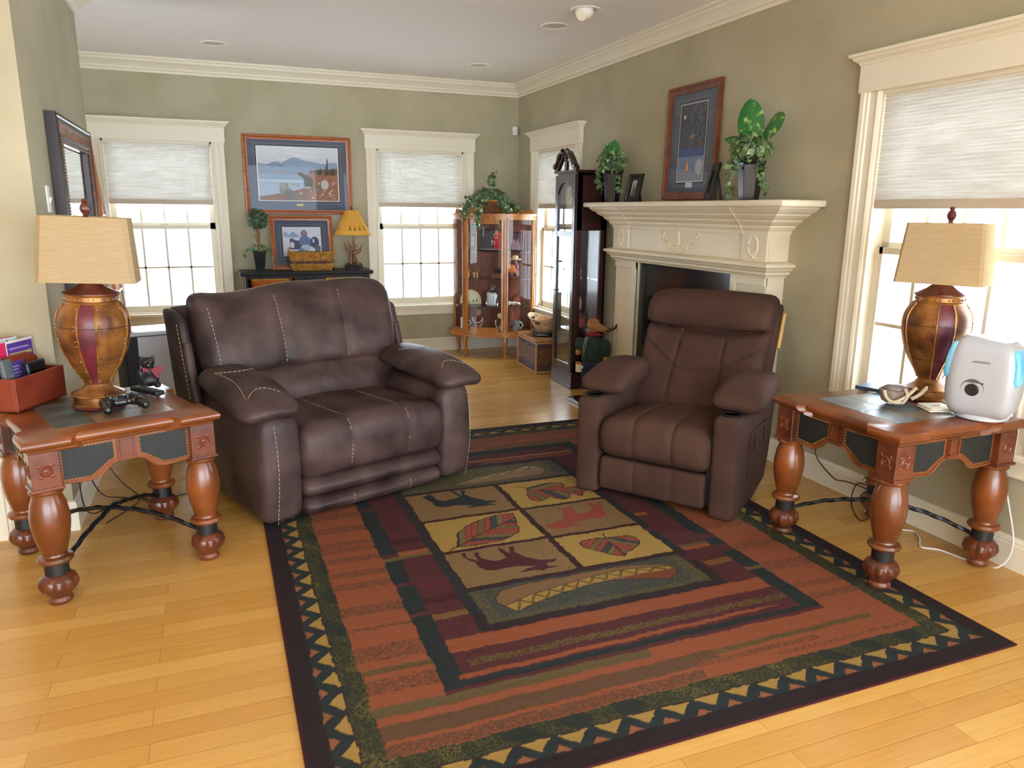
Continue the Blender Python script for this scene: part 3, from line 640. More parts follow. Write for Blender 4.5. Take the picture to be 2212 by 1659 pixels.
# ---- narrow quilted recliner
t = thing('recliner', 'brown microfibre recliner with quilted back and cup holders, next to the right end table', 'recliner', (-1.344, -4.214, .007), R(-53.7))
def side(x0, x1, sg):
    def fn(x, y, z):
        k = y / .72
        y2 = y * (.80 + .20 * min(1, z / .5)) if y > .1 else y      # back edge slants outwards
        z2 = z + (.06 * max(0, (y - .2)) / .5 if z > .3 else 0) + (.05 * max(0, y - .45) / .3 if z < .1 else 0)
        return (x, y2, z2)
    b = MB(); b.rbox(x0, x1, .0, .74, .0, .512, .028, .04, fn); o = b.build('arm_panel', MIC, t)
    cx = (x0 + x1) / 2
    b = MB(); b.lathe([(.047, .512), (.05, .519), (.044, .521), (.038, .518), (.037, .47), (.001, .468)], 28, (cx, .085, 0)); b.build('cup_holder', BLKP, o)
    return o
sL = side(0, .127, -1); sR = side(.722, .849, 1)
# side pocket with pleats on the outer right side
b = MB(); b.rbox(.846, .858, .20, .52, .16, .40, .006, .03, lambda x, y, z: (x + (.004 * math.sin(y * 90) if z > .2 else 0), y, z + (.03 * (y - .2) if z > .3 else 0))); o = b.build('side_pocket', MIC, sR)
b = MB(); b.tube([(.862, .2 + i * .03, .40 + .0009 * i) for i in range(12)], .003, 5)
for q in (.27, .36, .44): b.tube([(.860, q, .395), (.861, q + .005, .30)], .0022, 5)
b.build('pocket_piping', mat('dark_thread', (44, 32, 30), .8), o)
def pad(xc, sg):
    def fn(x, y, z):
        k = (y - .13) / .5; w_ = 1.0 - .22 * gs(k, 1.1, .4)
        q = (z - .5) / .14
        zz_ = .505 + .02 * k + (.055 + .085 * math.sin(PI * min(1, k * .62 + .16))) * q
        return (xc + (x - xc) * w_ , y - .015 * math.sin(PI * q), zz_)
    b = MB(); b.rbox(xc - .125, xc + .125, .125, .63, .5, .64, .06, .03, fn); return b.build('arm_pad', MIC, t)
pad(.075, -1); pad(.79, 1)
def q3(x): return gs(x, .325, .012) + gs(x, .53, .012)
def seat(x, y, z):
    if z > .33: z += .03 * math.sin(PI * min(1, max(0, (x - .13) / .59))) - .05 * max(0, y - .2) - .012 * q3(x)
    if y < .15: y -= .03 * math.sin(PI * min(1, max(0, (z - .2) / .25))) - .009 * q3(x) * (z > .22)
    return (x, y, z)
b = MB(); b.rbox(.132, .718, .0, .56, .212, .415, .06, .014, seat); b.build('seat_cushion', MIC, t)
def foot(x, y, z):
    if y < .06: y -= .012 * math.sin(PI * min(1, max(0, (z - .03) / .17))) - .007 * q3(x)
    return (x, y, z)
b = MB(); b.rbox(.138, .700, .012, .13, .03, .207, .02, .014, foot); b.build('footrest', MIC, t)
b = MB(); b.box(.70, .722, .03, .5, .05, .40); b.box(.14, .72, .14, .6, .05, .21); b.build('mechanism', BLKP, t, smooth=False)
b = MB(); b.lathe([(.26, 0.012), (.27, .018), (.27, .03), (.24, .04), (.05, .05)], 40, (.42, .36, 0)); b.build('swivel_base', BLKP, t)
def bk(x, y, z):
    k = (z - .36) / .66; front = y < .56
    xc = .425; w_ = 1.0 + .0 * k - .05 * gs(k, .35, .25)
    xr = x
    yy = y + (z - .36) * .50
    if front:
        u = (x - xc) / .33
        if k > .70: yy -= .075 * math.sin(PI * min(1, (k - .70) / .30 * .93 + .05)) ** .7 - .0 + .0
        else: yy -= .035 * math.sin(PI * min(1, k / .70 * .9 + .1)) ** .5
        crease = .70 - .045 * (1 - u * u)          # sagging seam below the head roll
        yy += .045 * gs(k, crease, .018)
        lowseam = .36 + .10 * u * u if abs(u) < 9 else .36
        vs_ = .31 * (1 - .25 * k)
        s1 = .40 - .0 * k + (.0)
        if k < .66:
            inner = abs(u) > s1
            z1 = .37 if not inner else .37 + (abs(u) - s1) * .33
            yy += .016 * gs(k, z1, .012)
            yy += .016 * gs(abs(u), s1 + .03 * math.sin(k * 6), .03)
    zz_ = z
    if k > .9: zz_ += .012 * math.sin(PI * (x - .08) / .7)
    return (xc + (xr - xc) * w_, yy, zz_)
b = MB(); b.rbox(.07, .78, .50, .68, .36, 1.005, .06, .0125, bk); b.build('backrest', MIC, t)
b = MB(); b.rbox(.055, .795, .62, .72, .30, .96, .03, .05, lambda x, y, z: (x, y + (z - .36) * .44, z)); b.build('back_shell', MIC, t)
b = MB(); b.tube([(.80, .70 + (z_ - .36) * .46, z_) for z_ in (.72, .8, .86, .905)], .011, 8); b.build('recline_strut', mat('pale_wood_strut', (214, 170, 104), .5), t)

# ------------------------------------------------------------------ end tables
WD = mat('honey_brown_wood', (138, 74, 32), 0.28, rgb2=(86, 42, 18), nscale=5, stretch=(1, 1, 1), detail=6, coat=.35, lo=.3, hi=.75, bump=.03, bscale=30)
WDR = mat('reddish_carved_wood', (112, 56, 32), 0.32, rgb2=(76, 35, 21), nscale=14, coat=.3)
SLT = mat('slate_tile', (96, 108, 106), 0.35, rgb2=(58, 66, 66), nscale=9, detail=7, bump=.2, bscale=40)
SLB = mat('slate_tile_rust', (132, 102, 80), 0.35, rgb2=(78, 80, 74), nscale=7, detail=7, bump=.2, bscale=40)
DLEA = mat('charcoal_leather', (30, 32, 30), 0.6, rgb2=(22, 23, 22), nscale=30, bump=.15, bscale=120)
IRON = mat('black_iron', (30, 30, 33), 0.38, metal=.4)
BRASS = mat('brass_nail', (214, 180, 112), .3, metal=.7)
BLB = mat('black_band', (24, 24, 25), .45)
def end_table(lab, loc, rz):
    ZT = .65; hw = .345
    t = thing('end_table', lab, 'end table', loc if len(loc) == 3 else (*loc, 0), rz, group='matching carved end tables')
    # top: straight sides stepped out at the corners, rounded lip
    def outl(g):
        c, s_ = hw + g, hw - .028 + g; q = .155 - g * 0
        p = []
        for i in range(4):
            M_ = RZ(i * PI / 2)
            for x, y in ((-c + q, -c), (-c + q + .022, -s_), (0, -s_), (c - q - .022, -s_), (c - q, -c), (c, -c)): v = M_ @ Vector((x, y, 0)); p.append((v.x, v.y))
        return p
    layers = [(ZT - .058, -.035), (ZT - .05, -.02), (ZT - .04, -.018), (ZT - .036, -.004), (ZT - .026, .004), (ZT - .014, .004), (ZT - .004, -.004), (ZT, -.012)]
    b = MB(); vs = []; k = 24
    for z, g in layers: vs += [(x, y, z) for x, y in outl(g)]
    fs = [(l * k + i, l * k + (i + 1) % k, (l + 1) * k + (i + 1) % k, (l + 1) * k + i) for l in range(len(layers) - 1) for i in range(k)] + [tuple(reversed(range(k))), tuple((len(layers) - 1) * k + i for i in range(k))]
    b.add(vs, fs); top_ = b.build('table_top', WD, t, auto=50)
    b = MB(); s_ = .215; g = .0015
    cut = [(-s_, -.075, -s_, -.02), (-.075, s_, -s_, -.085), (-s_, -.06, -.02, s_), (-.06, .085, -.085, .07), (.085, s_, -.085, .10), (-.06, .05, .07, s_), (.05, s_, .10, s_)]
    for i, (x0, x1, y0, y1) in enumerate(cut): b.cur = 1 if i in (1, 4, 5) else 0; b.box(x0 + g, x1 - g, y0 + g, y1 - g, ZT - .002, ZT + .0012)
    b.build('slate_inlay', [SLT, SLB], top_, smooth=False)
    lx = .28
    for i in range(4):
        sx, sy = ((-1, -1), (1, -1), (1, 1), (-1, 1))[i]; cx, cy = sx * lx, sy * lx
        prof = [(.030, .0), (.042, .004), (.045, .02), (.038, .034), (.036, .038)]
        b = MB()
        b.lathe([(.034, .160), (.040, .162), (.058, .168), (.063, .177), (.058, .187), (.043, .193), (.041, .199), (.047, .217), (.058, .26), (.066, .312), (.067, .345), (.060, .396), (.049, .427), (.046, .434), (.056, .438), (.059, .446), (.054, .454), (.046, .456)], 28, (cx, cy, 0))
        # note: heights scaled so that the foot, band and shaft follow one another
        leg = b.build('leg', WD, t)
        b = MB(); b.lathe([(.030, 0), (.040, .003), (.043, .014), (.037, .026), (.040, .034), (.058, .054), (.067, .076), (.063, .098), (.048, .113), (.040, .118)], 64, (cx, cy, 0), rfn=lambda a_, r_, z_: r_ * (1 + (.17 * abs(math.sin(a_ * 4.5)) ** .6 - .13) * math.sin(PI * min(1, max(0, (z_ - .03) / .082))) ** .5))
        b.build('carved_foot', WDR, leg)
        b = MB(); b.lathe([(.038, .114), (.0415, .116), (.0415, .162), (.038, .164)], 24, (cx, cy, 0)); b.build('leg_band', BLB, leg)
        b = MB(); q = .048; b.box(cx - q, cx + q, cy - q, cy + q, .462, ZT - .05); b.box(cx - q - .007, cx + q + .007, cy - q - .007, cy + q + .007, .454, .466); b.build('corner_block', WDR, leg, smooth=False, bevel=.004)
        for M_ in (T(cx, cy + sy * (q + .0005), .530) @ RX(PI / 2 * (1 if sy < 0 else -1)), T(cx + sx * (q + .0005), cy, .530) @ RY(PI / 2 * (1 if sx > 0 else -1))):
            b = MB(); b.add(*ring(.017, .005), M_); b.ball((0, 0, .001), (.009, .009, .004), 10, M_)
            for a_ in range(4): b.ball(((.027) * math.cos(a_ * PI / 2 + PI / 4), .030 * math.sin(a_ * PI / 2 + PI / 4), 0), (.010, .007, .003), 8, M_)
            b.build('rosette', mat('carving', (112, 50, 28), .35), leg)
    # aprons with a scalloped lower edge
    for i in range(4):
        M_ = RZ(i * PI / 2); L = lx - .046; y = -lx - .018
        low = [(-L, .464), (-L * .55, .456), (-L * .42, .466), (-L * .25, .503), (-.03, .514), (.03, .514), (L * .25, .503), (L * .42, .466), (L * .55, .456), (L, .464)]
        b = MB(); poly = low + [(L, ZT - .052), (-L, ZT - .052)]
        b.prism([(x, z) for x, z in poly], 0, .022, M=M_ @ T(0, y + .022, 0) @ RX(PI / 2))
        b.tube([(x, y - .002, z) for x, z in low], .0045, 6, M=M_)
        ap = b.build('apron', WD, t, auto=30)
        b = MB(); b.box(-.034, .034, y - .006, y, .508, ZT - .055, M=M_)
        for x0, x1, z0, z1 in ((-.026, .026, .586, .590), (-.026, .026, .526, .530), (-.026, -.022, .526, .59), (.022, .026, .526, .59)): b.box(x0, x1, y - .010, y - .005, z0, z1, M=M_)
        b.build('centre_block', WDR, ap, smooth=False)
        for sg in (-1, 1):
            pl = [(sg * (L - .012), .590), (sg * (L - .012), .476), (sg * L * .56, .472), (sg * L * .28, .519), (sg * .048, .528), (sg * .048, .590)]
            b = MB(); p2 = pl if sg < 0 else pl[::-1]
            b.prism(p2, 0, .003, M=M_ @ T(0, y + .001, 0) @ RX(PI / 2)); pn = b.build('leather_panel', DLEA, ap, smooth=False)
            b = MB()
            for (ax, az), (bx, bz) in zip(pl, pl[1:] + pl[:1]):
                n = max(1, int(math.hypot(bx - ax, bz - az) / .0115))
                for j in range(n): b.ball((ax + (bx - ax) * j / n, y - .003, az + (bz - az) * j / n), .0019, 6, M_)
            b.build('nail_heads', BRASS, pn)
    # twisted iron cross stretcher, arched
    for sg in (-1, 1):
        vs = []; N_ = 60; nn = 10
        for i in range(N_ + 1):
            u = i / N_ * 2 - 1; x = u * (lx - .03); z = .13 + .085 * (1 - u * u) + (.012 if sg > 0 else 0) * gs(u, 0, .2)
            for j in range(nn):
                a_ = 2 * PI * j / nn; rr = .0095 * (1 + .2 * math.cos(3 * a_ + i * .9))
                vs.append((x - sg * rr * math.cos(a_) * .7, sg * x + rr * math.cos(a_) * .7, z + rr * math.sin(a_)))
        b = MB(); b.add(vs, [(i * nn + j, i * nn + (j + 1) % nn, (i + 1) * nn + (j + 1) % nn, (i + 1) * nn + j) for i in range(N_) for j in range(nn)]); b.build('stretcher', IRON, t)
    return t
def ring(r0, w_, n=20):
    vs = []; fs = []
    for i in range(n):
        a_ = 2 * PI * i / n
        for q, z in ((r0 - w_, 0), (r0, .004), (r0 + w_, 0)): vs.append((q * math.cos(a_), q * math.sin(a_), z))
    for i in range(n):
        for j in range(2): fs.append((i * 3 + j, ((i + 1) % n) * 3 + j, ((i + 1) % n) * 3 + j + 1, i * 3 + j + 1))
    return vs, fs
end_table('carved wooden end table at the left holding the letter box and game controller', (-3.530, -4.235), R(21))
end_table('carved wooden end table under the window holding the humidifier and antler ornament', (-.385, -5.325, .0065), 0.0)

# ------------------------------------------------------------------ table lamps
BURGM = mat('burgundy_panel', (112, 34, 44), 0.42, rgb2=(78, 24, 38), nscale=9, coat=.15)
BRZ = mat('bronze_panel', (176, 118, 56), 0.36, rgb2=(84, 48, 32), nscale=9, metal=.5, detail=5)
GLD = mat('antique_gold', (186, 132, 62), 0.35, metal=.6, rgb2=(130, 82, 38), nscale=20)
STUD = mat('dark_stud', (120, 100, 84), .3, metal=.7)
CHR = mat('lamp_cherry', (112, 48, 32), 0.3, rgb2=(82, 32, 26), nscale=12)
def table_lamp(lab, loc, rz, tilt, shade, shade_rot, seed):
    t = thing('table_lamp', lab, 'table lamp', loc, (R(-tilt), 0, rz), group='urn table lamps on the end tables')
    def rr(z):
        pr = [(.10, .047), (.13, .060), (.18, .090), (.24, .116), (.30, .130), (.345, .133), (.38, .129), (.41, .115), (.432, .096)]
        for (a0, b0), (a1, b1) in zip(pr[:-1], pr[1:]):
            if z <= a1: k = max(0, (z - a0) / (a1 - a0)); k2 = k; return b0 + (b1 - b0) * k2
        return pr[-1][1]
    def rs(z): return (rr(z - .012) + rr(z) * 2 + rr(z + .012)) / 4
    b = MB(); b.lathe([(.088, 0), (.098, .003), (.100, .010), (.094, .014), (.092, .016)], 48); b.build('base_plate', CHR, t)
    b = MB(); b.lathe([(.090, .014), (.091, .018), (.091, .050), (.098, .054), (.100, .059), (.088, .064), (.060, .078), (.048, .092), (.046, .100)], 48); foot_ = b.build('foot', BRZ, t)
    b = MB(); b.lathe([(.100, .052), (.103, .056), (.100, .060)], 48); b.lathe([(.0935, .014), (.0945, .018), (.0925, .020)], 48); b.build('foot_rim', GLD, foot_)
    b = MB(); n = 96; nz_ = 30; vs = []; k = nz_ + 1; zs = [.10 + (.432 - .10) * i / nz_ for i in range(k)]
    for i in range(n):
        a_ = 2 * PI * i / n
        for z in zs: q = rs(z); vs.append((q * math.cos(a_), q * math.sin(a_), z))
    for i in range(n):
        sec = int((i / n) * 12) % 12
        b.cur = 1 if sec % 3 == 0 else 0
        b.add([], [(i * k + j, ((i + 1) % n) * k + j, ((i + 1) % n) * k + j + 1, i * k + j + 1) for j in range(nz_)]) if False else None
    b.v = vs; b.f = []; b.mi = []
    for i in range(n):
        sec = int((i / n) * 12) % 12
        for j in range(nz_): b.f.append((i * k + j, ((i + 1) % n) * k + j, ((i + 1) % n) * k + j + 1, i * k + j + 1)); b.mi.append(1 if sec % 3 == 0 else 0)
    urn = b.build('urn', [BRZ, BURGM], t)
    for sec in range(12):
        if sec % 3 in (0, 1):
            a_ = 2 * PI * sec / 12; b = MB(); b.tube([((rs(z) + .001) * math.cos(a_), (rs(z) + .001) * math.sin(a_), z) for z in zs], .0042, 6); b.build('rib', GLD, urn)
    b = MB(); st = []
    for sec in range(12):
        if sec % 3 == 0: continue
        for da in (.15, .85):
            a_ = 2 * PI * (sec + da) / 12
            for z in (.115, .16, .205, .27, .29, .335, .35, .415):
                if (da < .5) == (sec % 3 == 1): st.append((a_, z))
    for a_, z in st: q = rs(z) + .001; b.ball((q * math.cos(a_), q * math.sin(a_), z), .0042, 6)
    b.build('studs', STUD, urn)
    for z in (.34, .19):
        b = MB(); b.tube([((rs(z) + .0004) * math.cos(a_), (rs(z) + .0004) * math.sin(a_), z) for a_ in [2 * PI * i / 60 for i in range(60)]], .0011, 4, closed=True)
        b.build('seam', mat('dark_seam', (50, 28, 22), .6), urn)
    b = MB(); b.lathe([(.094, .430), (.099, .433), (.100, .438), (.095, .442), (.094, .458), (.099, .461), (.101, .466), (.099, .469)], 48); col = b.build('collar', BRZ, t)
    b = MB(); b.lathe([(.100, .430), (.1015, .434), (.0985, .438)], 48); b.build('collar_rim', GLD, col)
    b = MB()
    for i in range(24): a_ = 2 * PI * (i + (.3 if i % 2 else 0)) / 24; b.ball((.096 * math.cos(a_), .096 * math.sin(a_), .450), .004, 6)
    b.build('collar_studs', STUD, col)
    b = MB(); b.lathe([(.104, .468), (.104, .472), (.085, .480), (.060, .492), (.040, .508), (.028, .524), (.026, .528), (.030, .531), (.029, .534), (.018, .538), (.017, .62), (.012, .64)], 40); b.build('cap', CHR, t)
    # shade: rectangular with small cut corners, open above and below
    wx0, wy0, wx1, wy1, cut = shade
    def oc(hx, hy): c = cut; return [(-hx + c, -hy), (hx - c, -hy), (hx, -hy + c), (hx, hy - c), (hx - c, hy), (-hx + c, hy), (-hx, hy - c), (-hx, -hy + c)]
    zs_ = (.517, .767); b = MB(); A_ = oc(wx0, wy0); B_ = oc(wx1, wy1)
    g = .0015
    vs = [(x, y, zs_[0]) for x, y in A_] + [(x, y, zs_[1]) for x, y in B_]
    b.add(vs, [(i, (i + 1) % 8, 8 + (i + 1) % 8, 8 + i) for i in range(8)]); M_ = RZ(R(shade_rot))
    b.v = [tuple(M_ @ Vector(v)) for v in b.v]
    sh = b.build('lamp_shade', mat_cloth_trans('linen_shade', (212, 190, 152), .42, tr=(222, 190, 140), rgb2=(204, 181, 142), nscale=20, stretch=(1, 1, 9)), t, smooth=False)
    so_ = sh.modifiers.new('s', 'SOLIDIFY'); so_.thickness = .002
    for o_, z in ((A_, zs_[0]), (B_, zs_[1])): b = MB(); b.tube([(x, y, z) for x, y in o_], .0016, 5, closed=True, M=M_); b.build('shade_trim', mat('shade_binding', (186, 160, 116), .8), sh)
    b = MB(); b.tube([(0, 0, .62), (0, 0, .79)], .0025, 6); b.tube([(-wx1 + .01, 0, .757), (wx1 - .01, 0, .757)], .002, 5, M=M_); b.build('harp', mat('harp_metal', (150, 120, 80), .35, metal=.8), t)
    b = MB(); b.lathe([(.006, .765), (.012, .768), (.008, .776), (.016, .79), (.018, .80), (.014, .815), (.008, .822), (.011, .828), (.009, .834), (.001, .837)], 16, rfn=lambda a_, r_, z_: r_ * (1 + .12 * math.cos(a_ * 6) * (.776 < z_ < .82))); b.build('finial', CHR, t)
    return t
TZ = .6525
table_lamp('urn lamp with wide tan shade on the left end table beside the letter box', (-3.545, -4.19, TZ), R(-109), 2.3, (.176, .095, .155, .083, .018), 109 - 3, 1)
table_lamp('urn lamp with square-cornered linen shade in front of the near right window', (-.145, -5.285, TZ + .006), R(-140), 0, (.172, .10, .15, .082, .012), 140 - 66, 2)

# ------------------------------------------------------------------ fireplace on the right wall (local -y faces the room, local x runs toward the camera)
CRM = mat('mantel_cream', (231, 220, 194), 0.45, rgb2=(222, 210, 184), nscale=3)
GRA = mat('black_granite', (16, 16, 18), 0.12, rgb2=(34, 34, 38), nscale=60, coat=.4)
t = thing('fireplace', 'cream fireplace surround with a deep moulded mantel shelf and black granite facing', 'fireplace'); t.matrix_world = MRT(-3.28)
def slab(b, hx, d, z0, z1, hx1=None, d1=None):
    hx1 = hx if hx1 is None else hx1; d1 = d if d1 is None else d1
    b.add([(-hx, -d, z0), (hx, -d, z0), (hx, 0, z0), (-hx, 0, z0), (-hx1, -d1, z1), (hx1, -d1, z1), (hx1, 0, z1), (-hx1, 0, z1)], [(0, 3, 2, 1), (4, 5, 6, 7), (0, 1, 5, 4), (1, 2, 6, 5), (2, 3, 7, 6), (3, 0, 4, 7)])
b = MB(); st = [(1.125, .30, 1.500, 1.508), (1.135, .31, 1.508, 1.525), (1.13, .305, 1.525, 1.530)]
b = MB(); b.rbox(-1.145, 1.145, -.30, -.0005, 1.494, 1.531, .012, .2); b.build('mantel_shelf', CRM, t)
b = MB(); prof = [(.165, 1.345), (.165, 1.362), (.172, 1.366), (.180, 1.382), (.180, 1.392), (.190, 1.398), (.205, 1.415), (.207, 1.424), (.218, 1.430), (.235, 1.448), (.238, 1.458), (.252, 1.464), (.268, 1.484), (.272, 1.495)]
for (d0, z0), (d1, z1) in zip(prof[:-1], prof[1:]): slab(b, .895 + (d0 - .165) * 1.9, d0, z0, z1, .895 + (d1 - .165) * 1.9, d1)
b.build('crown_moulding', CRM, t, smooth=False)
for x in (-.655, .655):
    b = MB()
    for (d0, z0), (d1, z1) in zip(prof[:-1], prof[1:]):
        w_ = .022; e = .004
        b.add([(x - w_, -d0 - e, z0), (x + w_, -d0 - e, z0), (x + w_, -d0 + .02, z0), (x - w_, -d0 + .02, z0), (x - w_, -d1 - e, z1), (x + w_, -d1 - e, z1), (x + w_, -d1 + .02, z1), (x - w_, -d1 + .02, z1)], [(0, 3, 2, 1), (4, 5, 6, 7), (0, 1, 5, 4), (1, 2, 6, 5), (2, 3, 7, 6), (3, 0, 4, 7)])
    b.build('corbel_strip', CRM, t, smooth=False)
b = MB(); slab(b, .885, .145, 1.19, 1.35)
for sg in (-1, 1): b.box(min(sg * .66, sg * .885), max(sg * .66, sg * .885), -.158, -.14, 1.19, 1.35)
b.build('frieze', CRM, t, smooth=False, bevel=.002)
b = MB(); pr2 = [(.15, 1.10), (.155, 1.112), (.168, 1.118), (.170, 1.134), (.182, 1.14), (.192, 1.158), (.205, 1.163), (.205, 1.176), (.198, 1.182), (.16, 1.19)]
for (d0, z0), (d1, z1) in zip(pr2[:-1], pr2[1:]): slab(b, .885 + (d0 - .15) * 1.2, d0, z0, z1, .885 + (d1 - .15) * 1.2, d1)
b.build('lower_moulding', CRM, t, smooth=False)
for sg in (-1, 1):
    x0, x1 = sorted((sg * .56, sg * .87)); b = MB(); b.box(x0, x1, -.13, -.001, .0, 1.10); q0, q1 = sorted((sg * .56, sg * .605)); b.box(q0, q1, -.142, -.12, 0, 1.10)
    q0, q1 = sorted((sg * .62, sg * .885)); b.box(q0, q1, -.15, -.12, .0, .16); b.box(x0, x1, -.14, -.12, 1.05, 1.10)
    pil = b.build('pilaster', CRM, t, smooth=False, bevel=.002)
    b = MB(); grv = mat('flute_shadow', (150, 138, 114), .7)
    for i in range(5):
        x = sg * .745 - .05 + i * .025; b.tube([(x, -.131, .22), (x, -.1312, .98)], .0035, 6); 
    b.build('fluting', CRM, pil)
    # wreath applique on the frieze corner
    b = MB(); cx, cz = sg * .765, 1.275
    for i in range(22):
        a_ = PI * (.62 + 1.76 * i / 21) + (PI * 0); x = cx + .042 * math.sin(a_ + PI); z = cz - .052 * math.cos(a_ + PI) * -1
        b.ball((x, -.160, z), (.009, .006, .012), 8, None)
    b.tube([(cx - .03, -.16, cz - .075), (cx, -.162, cz - .052), (cx + .03, -.16, cz - .075)], .006, 6); b.build('wreath_applique', CRM, t)
b = MB()    # central scroll applique
for sg in (-1, 1):
    pts = []
    for i in range(30):
        u = i / 29; pts.append((sg * (.02 + .19 * u), -.148, 1.215 + .09 * u ** 1.2 + .014 * math.sin(u * 14)))
    b.tube(pts, [.010 - .005 * (i / 29) for i in range(30)], 6)
    for i in range(3, 29, 4): x, y, z = pts[i]; b.ball((x, y - .003, z + .010), (.014, .006, .008), 8); b.ball((x + sg * .006, y - .003, z - .010), (.010, .006, .007), 8)
    b.tube([(sg * (.205 + .02 * math.cos(a_ * .5)), -.148, 1.31 + .022 * math.sin(a_ * .5)) for a_ in range(10)], .006, 6)
for z, q in ((1.215, .022), (1.235, .016), (1.255, .018), (1.275, .014), (1.295, .010), (1.312, .007), (1.33, .004)): b.ball((0, -.15, z), (q, .009, .014), 10)
for i in (-2, -1, 1, 2): b.tube([(0, -.15, 1.25), (i * .014, -.155, 1.225), (i * .024, -.15, 1.205)], .005, 6)
b.build('scroll_applique', CRM, t)
b = MB(); b.box(-.56, .56, -.10, -.001, .86, 1.10); b.box(-.56, -.42, -.10, -.001, 0, .86); b.box(.42, .56, -.10, -.001, 0, .86); b.build('granite_facing', GRA, t, smooth=False)
b = MB(); b.box(-.42, .42, -.06, -.001, .02, .86); b.box(-.42, .42, -.085, -.06, .62, .66); b.box(-.42, .42, -.085, -.06, .10, .14); fb = b.build('firebox', mat('firebox_black', (12, 12, 13), .35), t, smooth=False)
b = MB()
for i in range(4): b.box(-.38, .38, -.095, -.062, .70 + i * .034, .708 + i * .034, M=T(0, 0, 0))
b.build('brass_louvre', mat('brass_louvre', (212, 188, 120), .2, metal=.9), fb, smooth=False)
t2 = MB(); t2.rbox(-.90, .86, -.52, -.155, .0, .022, .006, .3)
o = t2.build('hearth_slab', GRA); o.matrix_world = MRT(-3.28); tag(o, 'low polished black granite hearth slab on the floor before the fireplace', 'hearth')

# ------------------------------------------------------------------ framed pictures
OAK = mat('oak_frame', (178, 98, 44), 0.35, rgb2=(150, 76, 32), nscale=18, stretch=(1, 1, 6), coat=.2)
OAKD = mat('dark_oak_frame', (124, 66, 42), 0.4, rgb2=(98, 50, 32), nscale=18, coat=.15)
PRT = mat_vc('printed_art', 0.6)
def frame_mesh(w_, h_, fw, d0, d1):
    """mitred frame moulding, facing -y, outer size w_ x h_"""
    pr = [(0, 0), (0, -d0), (.006, -d0 - .003), (fw * .35, -d0 - .004), (fw * .45, -d0 + .002), (fw * .8, -d1), (fw, -d1 + .002), (fw, -.004), (fw, 0)]
    b = MB(); k = len(pr); cs = [(-1, -1), (1, -1), (1, 1), (-1, 1)]; vs = []
    for sx, sz in cs:
        for q, y in pr: vs.append((sx * (w_ / 2 - q), y, sz * (h_ / 2 - q)))
    fs = []
    for i in range(4):
        for j in range(k - 1): fs.append((i * k + j, ((i + 1) % 4) * k + j, ((i + 1) % 4) * k + j + 1, i * k + j + 1))
    return b.add(vs, fs)
def picture(nm, lab, cat, M, w_, h_, fw, fm, P_, glass=True, d0=.022, d1=.014, label=None):
    t = thing(nm, lab, cat); t.matrix_world = M
    frame_mesh(w_, h_, fw, d0, d1).build('frame', fm, t, auto=20)
    P_.mesh('print', 'xz', PRT, t, thick=.003).location = (0, -.004, 0)
    b = MB(); b.box(-w_ / 2 + .004, w_ / 2 - .004, -.0009, .0, -h_ / 2 + .004, h_ / 2 - .004); b.build('backing', mat('backing_board', (70, 58, 48), .8), t, smooth=False)
    if glass: b = MB(); b.box(-w_ / 2 + fw - .002, w_ / 2 - fw + .002, -.0095, -.0085, -h_ / 2 + fw - .002, h_ / 2 - fw + .002); b.build('glass', mat_glass('picture_glass', gl=.012), t, smooth=False)
    return t
MAT_ = (72, 78, 98); MATD = (44, 46, 66)
def matted(w_, h_, iw, ih, cz=0, mat_c=MAT_, st=.003, edge=(228, 226, 222)):
    P_ = Paint(-w_ / 2, w_ / 2, -h_ / 2, h_ / 2, st, mat_c)
    P_.m((abs(P_.U) < iw / 2 + .032) & (abs(P_.V - cz) < ih / 2 + .032) & ((abs(P_.U) > iw / 2 + .029) | (abs(P_.V - cz) > ih / 2 + .029)), (128, 130, 142))
    P_.rect(-iw / 2 - .016, iw / 2 + .016, cz - ih / 2 - .016, cz + ih / 2 + .016, MATD)
    P_.rect(-iw / 2 - .007, iw / 2 + .007, cz - ih / 2 - .007, cz + ih / 2 + .007, edge)
    P_.art = (P_.U > -iw / 2) & (P_.U < iw / 2) & (P_.V > cz - ih / 2) & (P_.V < cz + ih / 2)
    return P_
def am(P_, mask, c, g=0, c2=None): P_.m(mask & P_.art, c, g, c2)
def ridge(P_, base, amps, ph): 
    r = np.full(P_.U.shape, base)
    for i, a_ in enumerate(amps): r = r + a_ * np.sin(P_.U * (9 * 1.9 ** i) + ph * (i + 1.3))
    return r
# large lake landscape with a bear
Wp, Hp = .99, .722; P_ = matted(Wp - .075, Hp - .075, .735, .485, .012)
t_ = np.clip((P_.V + .24) / .5, 0, 1)[..., None]; sky = (1 - t_) * np.array(lin((168, 176, 188))) + t_ * np.array(lin((206, 212, 220))); P_.C[P_.art] = sky[P_.art]
cl = np.sin(P_.U * 14 + 3 * np.sin(P_.V * 30)) * np.sin(P_.V * 60 + P_.U * 4); am(P_, (cl > .5) & (P_.V > .14), (222, 222, 224), .5, (206, 212, 220))
am(P_, P_.V < ridge(P_, .125, (.022, .014, .006), 1.0), (136, 156, 182)); am(P_, P_.V < ridge(P_, .085, (.018, .012, .008), 2.4), (118, 138, 168), .15, (150, 160, 180))
am(P_, P_.V < ridge(P_, .045, (.012, .01, .004), 4.1), (122, 132, 152), .3, (140, 140, 150)); am(P_, P_.V < .012, (150, 160, 176)); am(P_, P_.V < .008, (128, 150, 178), .2, (150, 168, 190))
am(P_, (P_.V < -.04) & (P_.V > -.065), (170, 186, 204)); am(P_, P_.V < -.075, (150, 168, 190), .3, (172, 186, 200))
